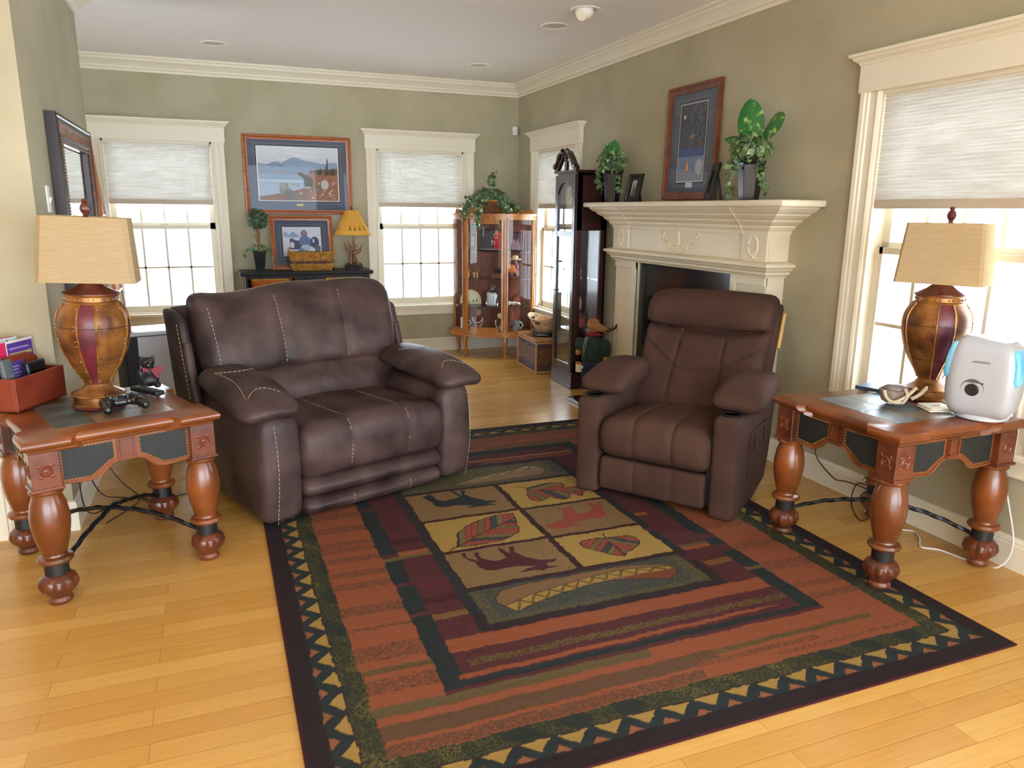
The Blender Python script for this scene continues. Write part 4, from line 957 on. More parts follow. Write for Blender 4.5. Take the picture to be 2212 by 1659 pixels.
sh = -.155 + .05 * np.sin(P_.U * 4 + .5) + .12 * np.clip(P_.U + .02, 0, 1) * 1.6; am(P_, P_.V < sh, (112, 74, 54), .45, (146, 98, 66))
am(P_, (P_.V < .075 - .1 * np.abs(P_.U - .36)) & (P_.U > .10) & (P_.V > sh - .01), (96, 84, 72), .5, (120, 92, 74)); am(P_, (P_.V < .02) & (P_.U > .08), (128, 84, 66), .5, (164, 112, 84))
for x_, h_ in ((.27, .16), (.255, .09), (.32, .08), (.335, .06), (.205, .07), (.19, .05), (.30, .05)):
    for j in range(5): P_.poly([(x_ - .016 + .002 * j, .01 + h_ * j / 5.5), (x_ + .016 - .002 * j, .01 + h_ * j / 5.5), (x_, .01 + h_ * (j + 1.6) / 5.5)], (58, 62, 56))
rn = np.random.default_rng(5)
for _ in range(60):
    x_, z_ = rn.uniform(-.1, .35), rn.uniform(-.22, -.06); c_ = int(rn.uniform(110, 205)); P_.circ(x_, z_, rn.uniform(.006, .02), (c_, c_ - 10, c_ - 20), rn.uniform(.004, .009))
P_.circ(-.14, -.12, .045, (122, 114, 112), .055); P_.circ(-.09, -.18, .05, (98, 84, 84), .05); P_.circ(-.15, -.105, .03, (150, 142, 136), .03); P_.circ(-.03, -.20, .03, (118, 104, 98))
P_.poly([(.0, .025), (.03, .03), (.05, .015), (.09, .0), (.125, -.04), (.13, -.10), (.05, -.10), (.045, -.03), (.015, -.005), (-.01, .01)], (72, 52, 40))
P_.rect(.115, .13, -.14, -.02, (60, 48, 42)); P_.circ(.24, -.08, .035, (186, 184, 180), .045); P_.circ(.16, -.11, .05, (120, 104, 92), .02)
P_.C[(abs(P_.U - .0) < .033) & (abs(P_.V + .272 - .0) < .011)] = lin((206, 172, 92))
picture('landscape_picture', 'large oak framed lake and mountain print with a bear above the black console', 'picture', T(-2.252, -.004, 1.768) , Wp, Hp, .042, OAK, P_)
# smaller sled-dog print leaning on the console
Wp, Hp = .575, .505; P_ = matted(Wp - .07, Hp - .07, .345, .262, .012, st=.0025, edge=(214, 216, 222))
P_.C[P_.art] = lin((206, 212, 224)); am(P_, (P_.V > .055) & (P_.V < .055 + .055 * np.clip(1 - np.abs(P_.U + .08) / .07, 0, 1)), (138, 160, 190)); am(P_, (P_.V > .06) & (P_.V < .06 + .05 * np.clip(1 - np.abs(P_.U + .15) / .05, 0, 1)), (150, 170, 196))
P_.circ(.02, .085, .032, (136, 112, 134), .038); P_.poly([(-.04, .0), (-.02, .045), (.0, .065), (.05, .065), (.09, .03), (.10, -.03), (-.05, -.05)], (86, 104, 150), .25, (120, 136, 170))
P_.poly([(-.115, .035), (-.105, .05), (-.095, .035), (-.08, .05), (-.075, .03), (-.03, .02), (-.01, -.06), (-.12, -.06)], (70, 72, 100)); P_.circ(-.095, -.02, .02, (196, 204, 216), .03)
P_.circ(.115, .005, .04, (64, 74, 92), .055); P_.circ(.105, .02, .010, (196, 200, 210), .018); P_.circ(.03, -.045, .045, (176, 188, 206), .03); P_.circ(-.01, -.07, .03, (120, 134, 162), .02); P_.circ(.14, -.05, .03, (90, 100, 112), .03)
picture('sled_dog_picture', 'smaller oak framed print of a figure with dogs, leaning behind the long basket', 'picture', T(-2.262, -.115, 1.142) @ RX(R(-10)), Wp, Hp, .040, OAK, P_)
# tall night campfire print above the mantel
Wp, Hp = .60, .745; P_ = matted(Wp - .08, Hp - .08, .30, .50, .0, mat_c=(78, 88, 104), edge=(216, 210, 202))
t_ = np.clip((P_.V + .25) / .5, 0, 1)[..., None]; g_ = (1 - t_) * np.array(lin((70, 84, 120))) + t_ * np.array(lin((48, 54, 68))); P_.C[P_.art] = g_[P_.art]
P_.circ(-.10, .17, .014, (206, 196, 170)); tr = np.sin(P_.U * 90 + 4 * np.sin(P_.V * 40)) * np.sin(P_.V * 110 + P_.U * 30)
am(P_, (tr > .25) & (P_.U > -.03) & (P_.V > -.12), (92, 102, 116), .4, (60, 68, 84)); am(P_, (tr < -.5) & (P_.U > .02) & (P_.V > -.1), (34, 38, 46))
am(P_, (P_.V < .02) & (P_.V > -.04) & (np.sin(P_.U * 60) > .2), (74, 58, 70)); am(P_, (P_.V < -.04) & (P_.V > -.09), (62, 84, 140)); am(P_, (P_.V < -.09), (104, 122, 160), .3, (134, 146, 176)); am(P_, P_.V < -.19, (138, 146, 160), .3, (90, 98, 120))
P_.circ(.0, .04, .035, (150, 110, 96), .014); P_.poly([(-.05, -.18), (-.02, -.18), (-.025, -.14), (-.035, -.10), (-.045, -.14)], (232, 140, 56)); P_.poly([(-.042, -.178), (-.028, -.178), (-.035, -.13)], (248, 206, 110)); P_.circ(-.035, -.195, .035, (150, 128, 116), .01); P_.circ(.10, -.16, .04, (170, 174, 186), .05)
P_.C[(abs(P_.U - .0) < .038) & (abs(P_.V + .275) < .016)] = lin((206, 208, 212))
picture('campfire_picture', 'tall dark oak framed night campfire print leaning on the wall above the mantel', 'picture', MRT(-3.165) @ T(0, -.012, 1.918) @ RX(R(-1.2)), Wp, Hp, .052, OAKD, P_)

# ------------------------------------------------------------------ plants
IVY = mat('ivy_leaf', (58, 92, 50), 0.5, rgb2=(110, 134, 84), nscale=26, lo=.4, hi=.7)
IVYL = mat('ivy_leaf_light', (96, 134, 76), 0.5, rgb2=(176, 188, 140), nscale=30, lo=.45, hi=.65)
IVYD = mat('ivy_leaf_dark', (34, 58, 36), 0.55, rgb2=(60, 84, 52), nscale=30)
STEM = mat('plant_stem', (84, 72, 44), .7)
DIEF = mat('variegated_leaf', (40, 110, 48), 0.35, rgb2=(170, 198, 110), nscale=26, lo=.55, hi=.68)
BPOT = mat('black_pot', (22, 22, 26), 0.25)
LEAF2 = [(0, 0), (.28, -.12), (.55, .02), (.42, .22), (.62, .46), (.30, .48), (0, 1.0), (-.30, .48), (-.62, .46), (-.42, .22), (-.55, .02), (-.28, -.12)]
def leaf(b, p, s_, n_dir, rot, curl=.25):
    d = Vector(n_dir).normalized(); a_ = d.orthogonal().normalized(); a_.rotate(Matrix.Rotation(rot, 3, d)); c = d.cross(a_)
    vs = [Vector(p) + (a_ * x + c * y) * s_ + d * (-curl * s_ * (x * x + .5 * y * y)) for x, y in LEAF2]; ce = Vector(p) + c * .35 * s_
    k = len(vs); b.add([tuple(v) for v in vs] + [tuple(ce)], [(i, (i + 1) % k, k) for i in range(k)])
def ivy(parent, anchors, n, size, name='foliage', mats=(IVY, IVYL, IVYD), wts=(.5, .25, .25), rnd=None):
    """anchors: list of (centre, radii) blobs or polylines of trailing stems with a spread"""
    rnd = rnd or random; b = MB()
    for i in range(n):
        kind = anchors[rnd.choices(range(len(anchors)), [a_[-1] for a_ in anchors])[0]]
        if kind[0] == 'blob':
            _, c, r_, _w = kind; v = Vector((rnd.gauss(0, 1), rnd.gauss(0, 1), rnd.gauss(0, 1))).normalized(); q = rnd.uniform(.65, 1.0)
            p = Vector(c) + Vector((v.x * r_[0], v.y * r_[1], v.z * r_[2])) * q; nd = v
        else:
            _, pts, sp, _w = kind; u = rnd.uniform(0, len(pts) - 1.001); j = int(u); p0 = Vector(pts[j]).lerp(Vector(pts[j + 1]), u - j)
            nd = Vector((rnd.gauss(0, 1), rnd.gauss(0, 1), rnd.gauss(0, .6))).normalized(); p = p0 + nd * sp * rnd.uniform(.2, 1)
        nd = (nd + Vector((-.35, -.8, .35)) * .8 + Vector((rnd.gauss(0, .3), rnd.gauss(0, .3), rnd.gauss(0, .3)))).normalized()
        b.cur = rnd.choices((0, 1, 2), wts)[0]; leaf(b, p, size * rnd.uniform(.7, 1.25), nd, rnd.uniform(0, 2 * PI))
    o = b.build(name, list(mats), parent, smooth=False); o['kind'] = 'stuff'
    del o['kind']
    return o
def stems(parent, lines, r=.0015):
    b = MB()
    for pts in lines: b.tube(pts, r, 5)
    return b.build('stem', STEM, parent)
def big_leaf(parent, base, tip, width, nrm, bend=.1):
    B_ = Vector(base); T_ = Vector(tip); d = T_ - B_; L = d.length; n_ = Vector(nrm).normalized(); sd = d.cross(n_).normalized(); n_ = sd.cross(d).normalized(); b = MB(); nu, nv = 14, 9
    def f(u, v):
        w_ = width * 1.3 * (max(0, math.sin(PI * min(1, u) ** .95)) ** .55); s_ = (v - .5)
        return tuple(B_ + d * u + sd * (w_ * s_) + n_ * (bend * L * math.sin(PI * u) - .25 * abs(s_) * w_))
    b.surf(f, nu, nv); o = b.build('variegated_leaf', DIEF, parent); return o
def mantel_plant(lab, y, x, hpot, k, leaves, seed):
    rnd = random.Random(seed); t = thing('potted_ivy', lab, 'potted plant', (x, y, 1.5315), group='mantel plants in black pots')
    b = MB(); b.lathe([(.052, 0), (.056, .003), (.075, hpot * .9), (.085, hpot), (.078, hpot), (.07, hpot - .02), (.001, hpot - .02)], 6, M=RZ(R(20))); b.build('pot', BPOT, t, smooth=False, bevel=.003)
    tr = [[(0, 0, hpot), (-.03, -.09, hpot + .03), (-.03, -.13, hpot - .06), (-.02, -.15, hpot - .17)], [(0, 0, hpot), (-.05, .09, hpot + .04), (-.04, .14, hpot - .05), (-.02, .15, hpot - .19 * k)], [(0, 0, hpot), (-.10, .02, hpot + .01), (-.12, .03, hpot - .10)]]
    ivy(t, [('blob', (-.01, 0, hpot + .07), (.12, .13, .09), 5)] + [('line', q, .035, 1.3) for q in tr], 460, .025, rnd=rnd)
    stems(t, tr)
    for bs, tp, w_, nn in leaves: big_leaf(t, bs, tp, w_, nn)
    return t
mantel_plant('ivy with upright variegated leaves in a black pot at the clock end of the mantel', -2.335, -.15, .235, .8,
             [((0, -.02, .28), (-.03, -.06, .46), .09, (-1, -.6, .1)), ((0, .02, .28), (-.02, .10, .45), .085, (-1, -.3, .2)), ((0, .05, .30), (-.02, .20, .36), .04, (-.6, -.6, .8)), ((0, .04, .28), (-.05, .09, .38), .08, (-1, -.4, .2))], 3)
mantel_plant('ivy with one tall variegated leaf, black pot at the window end of the mantel', -3.965, -.15, .22, 1.0,
             [((0, 0, .30), (-.02, .03, .56), .125, (-1, -.5, .1)), ((0, -.08, .37), (-.02, -.27, .42), .12, (-1, -.35, .5)), ((0, .08, .32), (-.03, .22, .36), .05, (-.7, -.4, .7))], 4)
def small_frame(lab, y, w_, h_, rz, P_):
    M_ = T(-.15, y, 1.5315) @ RZ(rz) @ RX(R(-13)) @ T(0, 0, h_ / 2)
    t = picture('photo_frame', lab, 'photo frame', M_, w_, h_, .045, mat('black_frame', (20, 19, 20), .35), P_, glass=False, d0=.014, d1=.020)
    t['group'] = 'black photo frames on the mantel'
    b = MB(); b.box(-.02, .02, 0, .004, -h_ * .48, h_ * .2, M=T(0, .012 + 0, 0) @ T(0, 0, h_ * .2) @ RX(R(26)) @ T(0, 0, -h_ * .2)); b.build('easel_back', BLKP, t, smooth=False)
P_ = Paint(-.05, .05, -.07, .07, .002, (160, 160, 158)); P_.rect(-.034, .034, -.05, .05, (186, 188, 186)); P_.poly([(-.025, -.05), (-.02, .01), (-.012, .035), (-.004, .01), (.004, .0), (.014, .03), (.022, .0), (.026, -.05)], (96, 98, 98)); P_.circ(-.012, .032, .008, (110, 110, 108)); P_.circ(.014, .026, .008, (118, 118, 116))
small_frame('black frame with a photo of two standing figures, beside the shorter mantel plant', -2.64, .155, .205, R(-80), P_)
P_ = Paint(-.04, .04, -.09, .09, .002, (60, 62, 60)); P_.circ(.0, -.05, .02, (170, 172, 172), .03); P_.rect(-.03, .03, .02, .07, (92, 94, 90), .4, (60, 60, 60))
small_frame('black ridged frame turned sideways between the campfire print and the taller plant', -3.575, .125, .235, R(-106), P_)

# ------------------------------------------------------------------ grandfather clock (front faces the room)
CHY = mat('dark_cherry', (58, 26, 26), 0.3, rgb2=(40, 17, 19), nscale=8, coat=.4)
CGL = mat_glass('cabinet_glass', gl=.05)
t = thing('grandfather_clock', 'tall dark cherry grandfather clock with glass front and sides, left of the fireplace', 'clock'); t.matrix_world = MRT(-1.885) @ T(0, -.045, 0)
cw, cd = .185, .275   # half width, depth
b = MB(); b.box(-cw - .018, cw + .018, -cd - .018, 0, 0, .115); b.box(-cw - .01, cw + .01, -cd - .01, 0, .115, .135); b.box(-cw - .025, cw + .025, -cd - .025, 0, 0, .02); b.build('plinth', CHY, t, smooth=False, bevel=.003)
b = MB()
b.box(-cw, cw, -.016, 0, .135, 1.765); b.box(-cw, cw, -cd, 0, .135, .165); b.box(-cw, cw, -cd, 0, 1.745, 1.765)
for sg in (-1, 1):
    x0, x1 = sorted((sg * cw, sg * (cw - .02)))
    b.box(x0, x1, -cd, -cd + .05, .135, 1.765); b.box(x0, x1, -.055, 0, .135, 1.765); b.box(x0, x1, -cd, 0, .135, .22); b.box(x0, x1, -cd, 0, 1.31, 1.765)
b.build('case', CHY, t, smooth=False, bevel=.002)
b = MB(); 
for x0, x1 in ((-cw - .002, -cw + .045), (cw - .045, cw + .002)): b.box(x0, x1, -cd - .02, -cd, .135, 1.75)
b.box(-cw, cw, -cd - .018, -cd, .135, .20); b.box(-cw, cw, -cd - .018, -cd, 1.255, 1.30)
ar = [(-cw + .045, 1.30)] ; N_ = 18
arc = [(-(cw - .045) + .0 + (2 * (cw - .045)) * i / N_, 1.60 + .10 * math.sin(PI * i / N_) ** .6) for i in range(N_ + 1)]
b.prism([(x, z) for x, z in arc][::-1] + [(-cw + .04, 1.75), (cw - .04, 1.75)][::1], 0, .018, M=T(0, -cd, 0) @ RX(PI / 2))
dr = b.build('door', CHY, t, smooth=False)
b = MB(); b.box(-cw + .04, cw - .04, -cd - .010, -cd - .007, .195, 1.70); b.build('door_glass', CGL, dr, smooth=False)
b = MB(); b.ball((-cw + .03, -cd - .028, .80), .008, 8); b.build('door_knob', BRASS, dr)
for sg in (-1, 1): b = MB(); b.box(sg * (cw - .008) - .0015, sg * (cw - .008) + .0015, -cd + .05, -.055, .22, 1.31); b.build('side_glass', CGL, t, smooth=False)
b = MB()   # swan-neck pediment
b.box(-cw - .02, cw + .02, -cd - .025, -.02, 1.765, 1.785)
for sg in (-1, 1):
    up = []; dn = []
    for i in range(15):
        u = i / 14; x = sg * (.205 - .165 * u); z = 1.785 + .03 + .125 * (math.sin(u * PI / 2) ** 1.6); up.append((x, z + .0)); dn.append((x, max(1.785, z - .05 - .02 * math.sin(PI * u))))
    pl = up + dn[::-1]; pl = pl if sg > 0 else pl[::-1]
    b.prism(pl, 0, .03, M=T(0, -cd + .005, 0) @ RX(PI / 2))
    b.tube([(x, -cd - .03, z) for x, z in up], [.015 + .004 * math.sin(i) for i in range(15)], 8)
    b.ball((sg * .048, -cd - .025, 1.925), (.018, .012, .018), 12)
b.box(-.02, .02, -cd - .02, -cd, 1.785, 1.85); b.build('pediment', CHY, t)
b = MB(); b.lathe([(.010, 0), (.022, .004), (.022, .01), (.008, .018), (.018, .035), (.020, .05), (.010, .066), (.007, .074), (.010, .082), (.003, .10), (.001, .115)], 16, (0, -cd - .012, 1.85)); b.build('finial', CHY, t)
P_ = Paint(-.13, .13, -.17, .17, .003, (206, 196, 170)); P_.circ(0, -.03, .115, (198, 166, 92)); P_.circ(0, -.03, .105, (232, 226, 208)); P_.circ(0, -.03, .06, (214, 196, 142)); P_.circ(0, -.03, .055, (232, 226, 208))
for i in range(12): a_ = i * PI / 6; P_.line([(.085 * math.cos(a_), -.03 + .085 * math.sin(a_)), (.10 * math.cos(a_), -.03 + .10 * math.sin(a_))], .006, (40, 30, 28))
P_.line([(0, -.03), (.03, .01)], .006, (20, 18, 18)); P_.line([(0, -.03), (-.02, .045)], .004, (20, 18, 18)); P_.circ(0, .12, .045, (120, 140, 170))
P_.mesh('clock_dial', 'xz', PRT, t, thick=.01).matrix_local = T(0, -cd + .05, 1.50)
b = MB(); b.box(-.003, .003, -.14, -.137, .72, 1.30); b.lathe([(.001, -.004), (.055, -.003), (.058, 0), (.055, .003), (.001, .004)], 32, M=T(0, -.14, .70) @ RX(PI / 2)); b.build('pendulum', mat('pendulum_metal', (206, 200, 190), .25, metal=.6), t)
for z in (.48, .90): b = MB(); b.box(-cw + .02, cw - .02, -cd + .01, -.02, z, z + .005); b.build('glass_shelf', CGL, t, smooth=False)
P_ = Paint(-.05, .05, -.065, .065, .003, (60, 34, 36)); P_.rect(-.04, .04, -.055, .055, (74, 40, 44), .3, (150, 90, 96)); P_.circ(0, -.01, .025, (150, 60, 66), .03)
picture('photo_frame', 'little framed picture standing on the lower glass shelf inside the clock', 'photo frame', MRT(-1.885) @ T(.03, -.17, .551) @ RZ(R(40)), .12, .13, .01, CHY, P_, glass=False, d0=.006, d1=.006)
t3 = thing('figurine', 'small pale figurine on the upper glass shelf inside the clock', 'figurine'); t3.matrix_world = MRT(-1.885) @ T(0, -.19, .905)
b = MB(); b.lathe([(.03, 0), (.032, .008), (.012, .02), (.018, .05), (.022, .07), (.008, .085)], 16); b.build('figure_body', mat('pale_ceramic', (196, 190, 184), .4), t3)
b = MB(); b.ball((0, 0, .098), .014, 10); b.build('figure_head', mat('pale_ceramic', (196, 190, 184), .4), t3)

# ------------------------------------------------------------------ wicker helper
def wicker(b, hx0, hy0, hx1, hy1, z0, z1, nrow, thick=.006, wob=.004, corner=.25, waves=0):
    """woven wall of stacked undulating strands between two rounded rectangles"""
    rows = nrow
    for r_ in range(rows):
        k = r_ / max(1, rows - 1); hx = hx0 + (hx1 - hx0) * k; hy = hy0 + (hy1 - hy0) * k; z = z0 + (z1 - z0) * k; n = waves or int((hx + hy) * 4 / .028) // 2 * 2; N2 = n * 3; pts = []
        for i in range(N2):
            a_ = 2 * PI * i / N2; e = corner * 2
            c, s_ = math.cos(a_), math.sin(a_); q = (abs(c) ** (2 / e) + abs(s_) ** (2 / e)) ** (-e / 2) if e > 0 else 1
            ww = wob * math.sin(a_ * n / 2 + (PI if r_ % 2 else 0)); pts.append((c * q * (hx + ww), s_ * q * (hy + ww), z))
        b.tube(pts, thick, 5, closed=True)
WIK = mat('golden_wicker', (196, 148, 66), 0.6, rgb2=(150, 98, 40), nscale=30)
WIKO = mat('orange_wicker', (200, 112, 44), 0.6, rgb2=(160, 78, 28), nscale=30)
WIKB = mat('brown_wicker', (140, 96, 60), 0.6, rgb2=(98, 62, 42), nscale=40)
WIKP = mat('purple_brown_wicker', (86, 58, 62), 0.6)
WIKL = mat('pale_wicker', (214, 178, 136), 0.6, rgb2=(170, 126, 88), nscale=30)

# ------------------------------------------------------------------ black console with baskets, topiary, basket and antler lamp
BW = mat('black_console_wood', (24, 20, 24), 0.45, spec=.25)
CT = .895
t = thing('console_table', 'black console cabinet with open basket bays against the back wall', 'console', (-2.25, -.02, 0))
b = MB(); b.box(-.60, .60, -.41, 0, CT - .025, CT); b.box(-.595, .595, -.40, 0, CT - .034, CT - .025); b.build('top', BW, t, smooth=False, bevel=.003)
b = MB(); b.box(-.56, -.535, -.385, 0, .04, CT - .034); b.box(.535, .56, -.385, 0, .04, CT - .034); b.box(-.535, .535, -.012, 0, .04, CT - .034); b.box(-.535, .535, -.385, 0, .04, .07); b.box(-.535, .535, -.385, 0, .46, .48)
b.box(-.13, .13, -.385, -.02, .07, CT - .034); b.box(-.535, -.13, -.385, -.36, CT - .06, CT - .034); b.box(.13, .535, -.385, -.36, CT - .06, CT - .034); b.build('carcass', BW, t, smooth=False)
for x in (-.54, .54):
    for y in (-.36, -.03): b = MB(); b.box(x - .02, x + .02, y - .02, y + .02, 0, .045); b.build('foot', BW, t, smooth=False)
for i, (x, z, lb) in enumerate(((-2.58, .482, 'orange wicker drawer basket in the upper bay of the console below the topiary'), (-1.92, .482, 'orange wicker drawer basket in the upper console bay below the antler lamp'))):
    t = thing('wicker_basket', lb, 'basket', (x, -.235, z), group='orange wicker baskets in the console')
    b = MB(); wicker(b, .165, .145, .180, .155, .008, .335, 26, .0065, .003, .12); b.box(-.155, .155, -.135, .135, 0, .01); b.build('basket_body', WIKO, t)
    b = MB(); wicker(b, .182, .158, .182, .158, .343, .343, 1, .010, .002, .12); b.build('basket_rim', WIK, t)
# topiary
rnd = random.Random(11)
t = thing('topiary', 'ball topiary in a black tapered pot on the console', 'potted plant', (-2.665, -.22, CT))
b = MB(); b.lathe([(.052, 0), (.055, .003), (.080, .175), (.084, .185), (.074, .185), (.07, .165), (.001, .165)], 4, M=RZ(R(45))); b.build('pot', BPOT, t, smooth=False, bevel=.004)
b = MB()
for ph in (0, 2.1, 4.2): b.tube([(.011 * math.cos(ph + i * .5), .011 * math.sin(ph + i * .5), .16 + i * .021) for i in range(14)], .008, 6)
b.build('trunk', mat('twisted_trunk', (150, 116, 82), .8, rgb2=(110, 80, 56), nscale=30), t)
ivy(t, [('blob', (0, 0, .47), (.098, .098, .098), 1)], 420, .021, 'leaf_ball', mats=(IVYD, IVY, IVYD), wts=(.6, .15, .25), rnd=rnd)
b = MB(); b.ball((0, 0, .47), .075, 14); b.build('moss_core', IVYD, t)
ivy(t, [('blob', (0, 0, .20), (.10, .09, .04), 3), ('line', [(0, 0, .19), (-.11, -.03, .19), (-.14, -.04, .10)], .025, .7), ('line', [(0, 0, .19), (.10, -.04, .17), (.13, -.06, .06)], .03, .8), ('line', [(0, 0, .33), (-.04, 0, .30)], .03, .12)], 170, .018, 'ivy', wts=(.4, .4, .2), rnd=rnd)
# long basket of ivy
t = thing('wicker_basket', 'long golden wicker basket with a purple band and looped handles on the console', 'basket', (-2.20, -.27, CT))
b = MB(); wicker(b, .175, .065, .198, .085, .008, .06, 6, .006, .003, .12); b.box(-.17, .17, -.06, .06, 0, .01)
wicker(b, .193, .081, .205, .09, .095, .155, 7, .006, .003, .12)
for i in range(-9, 10): b.tube([(i * .019, -.067, .0), (i * .0215, -.095, .16)], .0035, 5); 
b.build('basket_body', WIK, t)
b = MB(); wicker(b, .185, .074, .192, .08, .067, .088, 4, .0065, .004, .12); b.build('purple_band', WIKP, t)
b = MB(); wicker(b, .208, .094, .208, .094, .165, .165, 1, .009, .003, .12); b.build('basket_rim', WIK, t)
for sg in (-1, 1): b = MB(); b.tube([(sg * .205, -.03 + .06 * i / 12, .16 + .055 * math.sin(PI * i / 12)) for i in range(13)], .005, 6); b.build('handle', WIK, t)
ivy(t, [('blob', (0, 0, .155), (.18, .07, .03), 1)], 170, .017, 'foliage', mats=(IVYD, IVY, IVYD), rnd=rnd)
# antler lamp
t = thing('antler_lamp', 'antler lamp with a yellow cone shade printed with pine trees, on the console', 'table lamp', (-1.80, -.22, CT))
RKM = mat('dark_rock', (62, 54, 52), .7, rgb2=(40, 34, 34), nscale=20, bump=.3); ANT = mat('antler', (150, 98, 60), .5, rgb2=(112, 68, 42), nscale=14)
b = MB()
for x, y, z, r_ in ((0, 0, .032, .05), (-.06, -.01, .026, .035), (.06, 0, .026, .036), (-.03, -.03, .03, .035), (.035, -.03, .028, .034), (.0, .02, .045, .035), (-.055, .0, .045, .024), (.06, -.01, .05, .02)): b.ball((x, y, z), (r_, r_ * .8, r_ * .6), 9)
b.box(-.06, .06, -.04, .04, 0, .02); b.build('rock_base', RKM, t)
def antler(pts, r0, tines):
    b = MB(); n = len(pts); b.tube(pts, [r0 * (1 - .75 * (i / (n - 1)) ** 1.5) for i in range(n)], 8)
    for p in tines: b.tube(p, [r0 * .65, r0 * .5, r0 * .1], 7)
    return b.build('antler', ANT, t)
def sp(a_, m_, c, n=9): return [tuple((1 - u) ** 2 * a_[i] + 2 * u * (1 - u) * m_[i] + u * u * c[i] for i in range(3)) for u in [j / (n - 1) for j in range(n)]]
antler(sp((-.03, -.01, .04), (-.055, -.02, .16), (.03, .0, .30)), .015, [sp((-.035, -.01, .17), (-.08, -.02, .17), (-.085, -.01, .27), 3), sp((-.02, 0, .2), (-.05, 0, .25), (-.055, .0, .31), 3)])
antler(sp((.04, -.01, .04), (.03, -.02, .12), (-.05, 0, .25)), .015, [sp((.0, -.01, .17), (.07, -.02, .16), (.10, -.01, .25), 3), sp((.02, 0, .14), (.09, .01, .16), (.085, .0, .20), 3)])
antler(sp((.02, .02, .05), (-.03, .02, .15), (.05, .01, .24)), .014, [sp((.02, .01, .2), (.0, 0, .26), (.03, .0, .31), 3), sp((-.005, .01, .16), (-.07, .0, .19), (-.06, 0, .23), 3)])
b = MB(); b.cyl(.004, .04, .56); b.build('rod', mat('dark_brass', (90, 60, 36), .4, metal=.7), t)
SH2 = mat_vc('parchment_shade', .8)
nt = SH2.node_tree; tr_ = nt.nodes.new('ShaderNodeBsdfTranslucent'); mx_ = nt.nodes.new('ShaderNodeMixShader'); mx_.inputs[0].default_value = .4
nt.links.new([n for n in nt.nodes if n.type == 'ATTRIBUTE'][0].outputs['Color'], tr_.inputs[0]); nt.links.new(nt.nodes['Principled BSDF'].outputs[0], mx_.inputs[1]); nt.links.new(tr_.outputs[0], mx_.inputs[2]); nt.links.new(mx_.outputs[0], nt.nodes['Material Output'].inputs[0])
P_ = Paint(0, 1, 0, 1, .008, (240, 186, 84)); P_.rect(0, 1, 0, .02, (196, 130, 44)); P_.rect(0, 1, .98, 1, (196, 130, 44))
for c_ in (.70, .75, .80, .86, .20, .25, .31, .45, .5, .56, .02, .08):
    for j in range(4): P_.poly([(c_ - .016 + .003 * j, .16 + (c_ * 37 % 1) * .04 + j * .05), (c_ + .016 - .003 * j, .16 + (c_ * 37 % 1) * .04 + j * .05), (c_, .23 + (c_ * 37 % 1) * .04 + j * .05)], (160, 110, 46))
o = P_.mesh('lamp_shade', 'xy', SH2, t)
me = o.data; cc = np.empty(len(me.vertices) * 3, np.float32); me.vertices.foreach_get('co', cc); cc = cc.reshape(-1, 3); u, v = cc[:, 0].copy(), cc[:, 1].copy()
rr_ = .175 - .115 * v; cc[:, 0] = rr_ * np.cos(2 * PI * u); cc[:, 1] = rr_ * np.sin(2 * PI * u); cc[:, 2] = .325 + .235 * v; me.vertices.foreach_set('co', cc.ravel()); me.update(); me.shade_smooth()
b = MB(); b.lathe([(.003, .555), (.008, .56), (.011, .575), (.008, .59), (.001, .60)], 12); b.tube([(-.06, 0, .555), (.06, 0, .555)], .002, 5); b.build('finial', CHR, t)

# ------------------------------------------------------------------ corner curio cabinet with bowed glass
OKC = mat('curio_oak', (186, 122, 54), 0.35, rgb2=(158, 94, 36), nscale=7, stretch=(3, 3, 1), coat=.3)
BKC = mat('curio_back_panel', (112, 62, 44), .45, rgb2=(92, 48, 36), nscale=5, stretch=(6, 6, 1))
CC = (-.37, -.29, 0); CR_ = R(-37.7)
t = thing('curio_cabinet', 'oak curio cabinet with bowed glass in the corner, full of ornaments', 'display cabinet', CC, CR_)
Zb, Zt = .235, 1.425
def bow(off=0.0, n=18):
    """outline from the left rear round the front to the right rear"""
    p = []
    for i in range(n + 1):
        a_ = PI * i / n; x = -math.cos(a_); y = -math.sin(a_) ** .75
        p.append((x * (.435 + off), -.03 + y * (.315 + off)))
    return p
def plate(z0, z1, off, m, nm, par=t):
    b = MB(); p = [(x, y) for x, y in bow(off)]; b.prism([(-.435 - off, .0)] + p + [(.435 + off, .0)], z0, z1); return b.build(nm, m, par, auto=40)
plate(Zt - .012, Zt + .008, .022, OKC, 'top_board'); plate(Zt - .05, Zt - .012, .004, OKC, 'cornice'); plate(Zb, Zb + .035, .004, OKC, 'bottom_rail'); plate(Zb - .018, Zb, .03, OKC, 'base_board')
b = MB(); b.box(-.43, .43, -.010, .0, Zb, Zt - .012); b.build('back_panel', BKC, t, smooth=False)
b = MB(); pl = [(-.42, 0), (.42, 0), (.40, .045)] + [(.36 - .72 * i / 16, .03 + .05 * math.sin(PI * i / 16)) for i in range(17)] + [(-.40, .045)]
b.prism(pl, 0, .018, M=T(0, -.012, Zt + .008) @ RX(PI / 2)); b.build('gallery_rail', OKC, t)
bp_ = bow()
def colm(x, y, w_, nm, rz=0, hh=(Zb + .03, Zt - .04)):
    b = MB(); b.box(-w_, w_, -.012, .012, *hh, M=T(x, y, 0) @ RZ(rz)); return b.build(nm, OKC, t, smooth=False, bevel=.003)
colm(-.42, -.045, .012, 'rear_post', R(-80)); colm(.42, -.045, .012, 'rear_post', R(80))
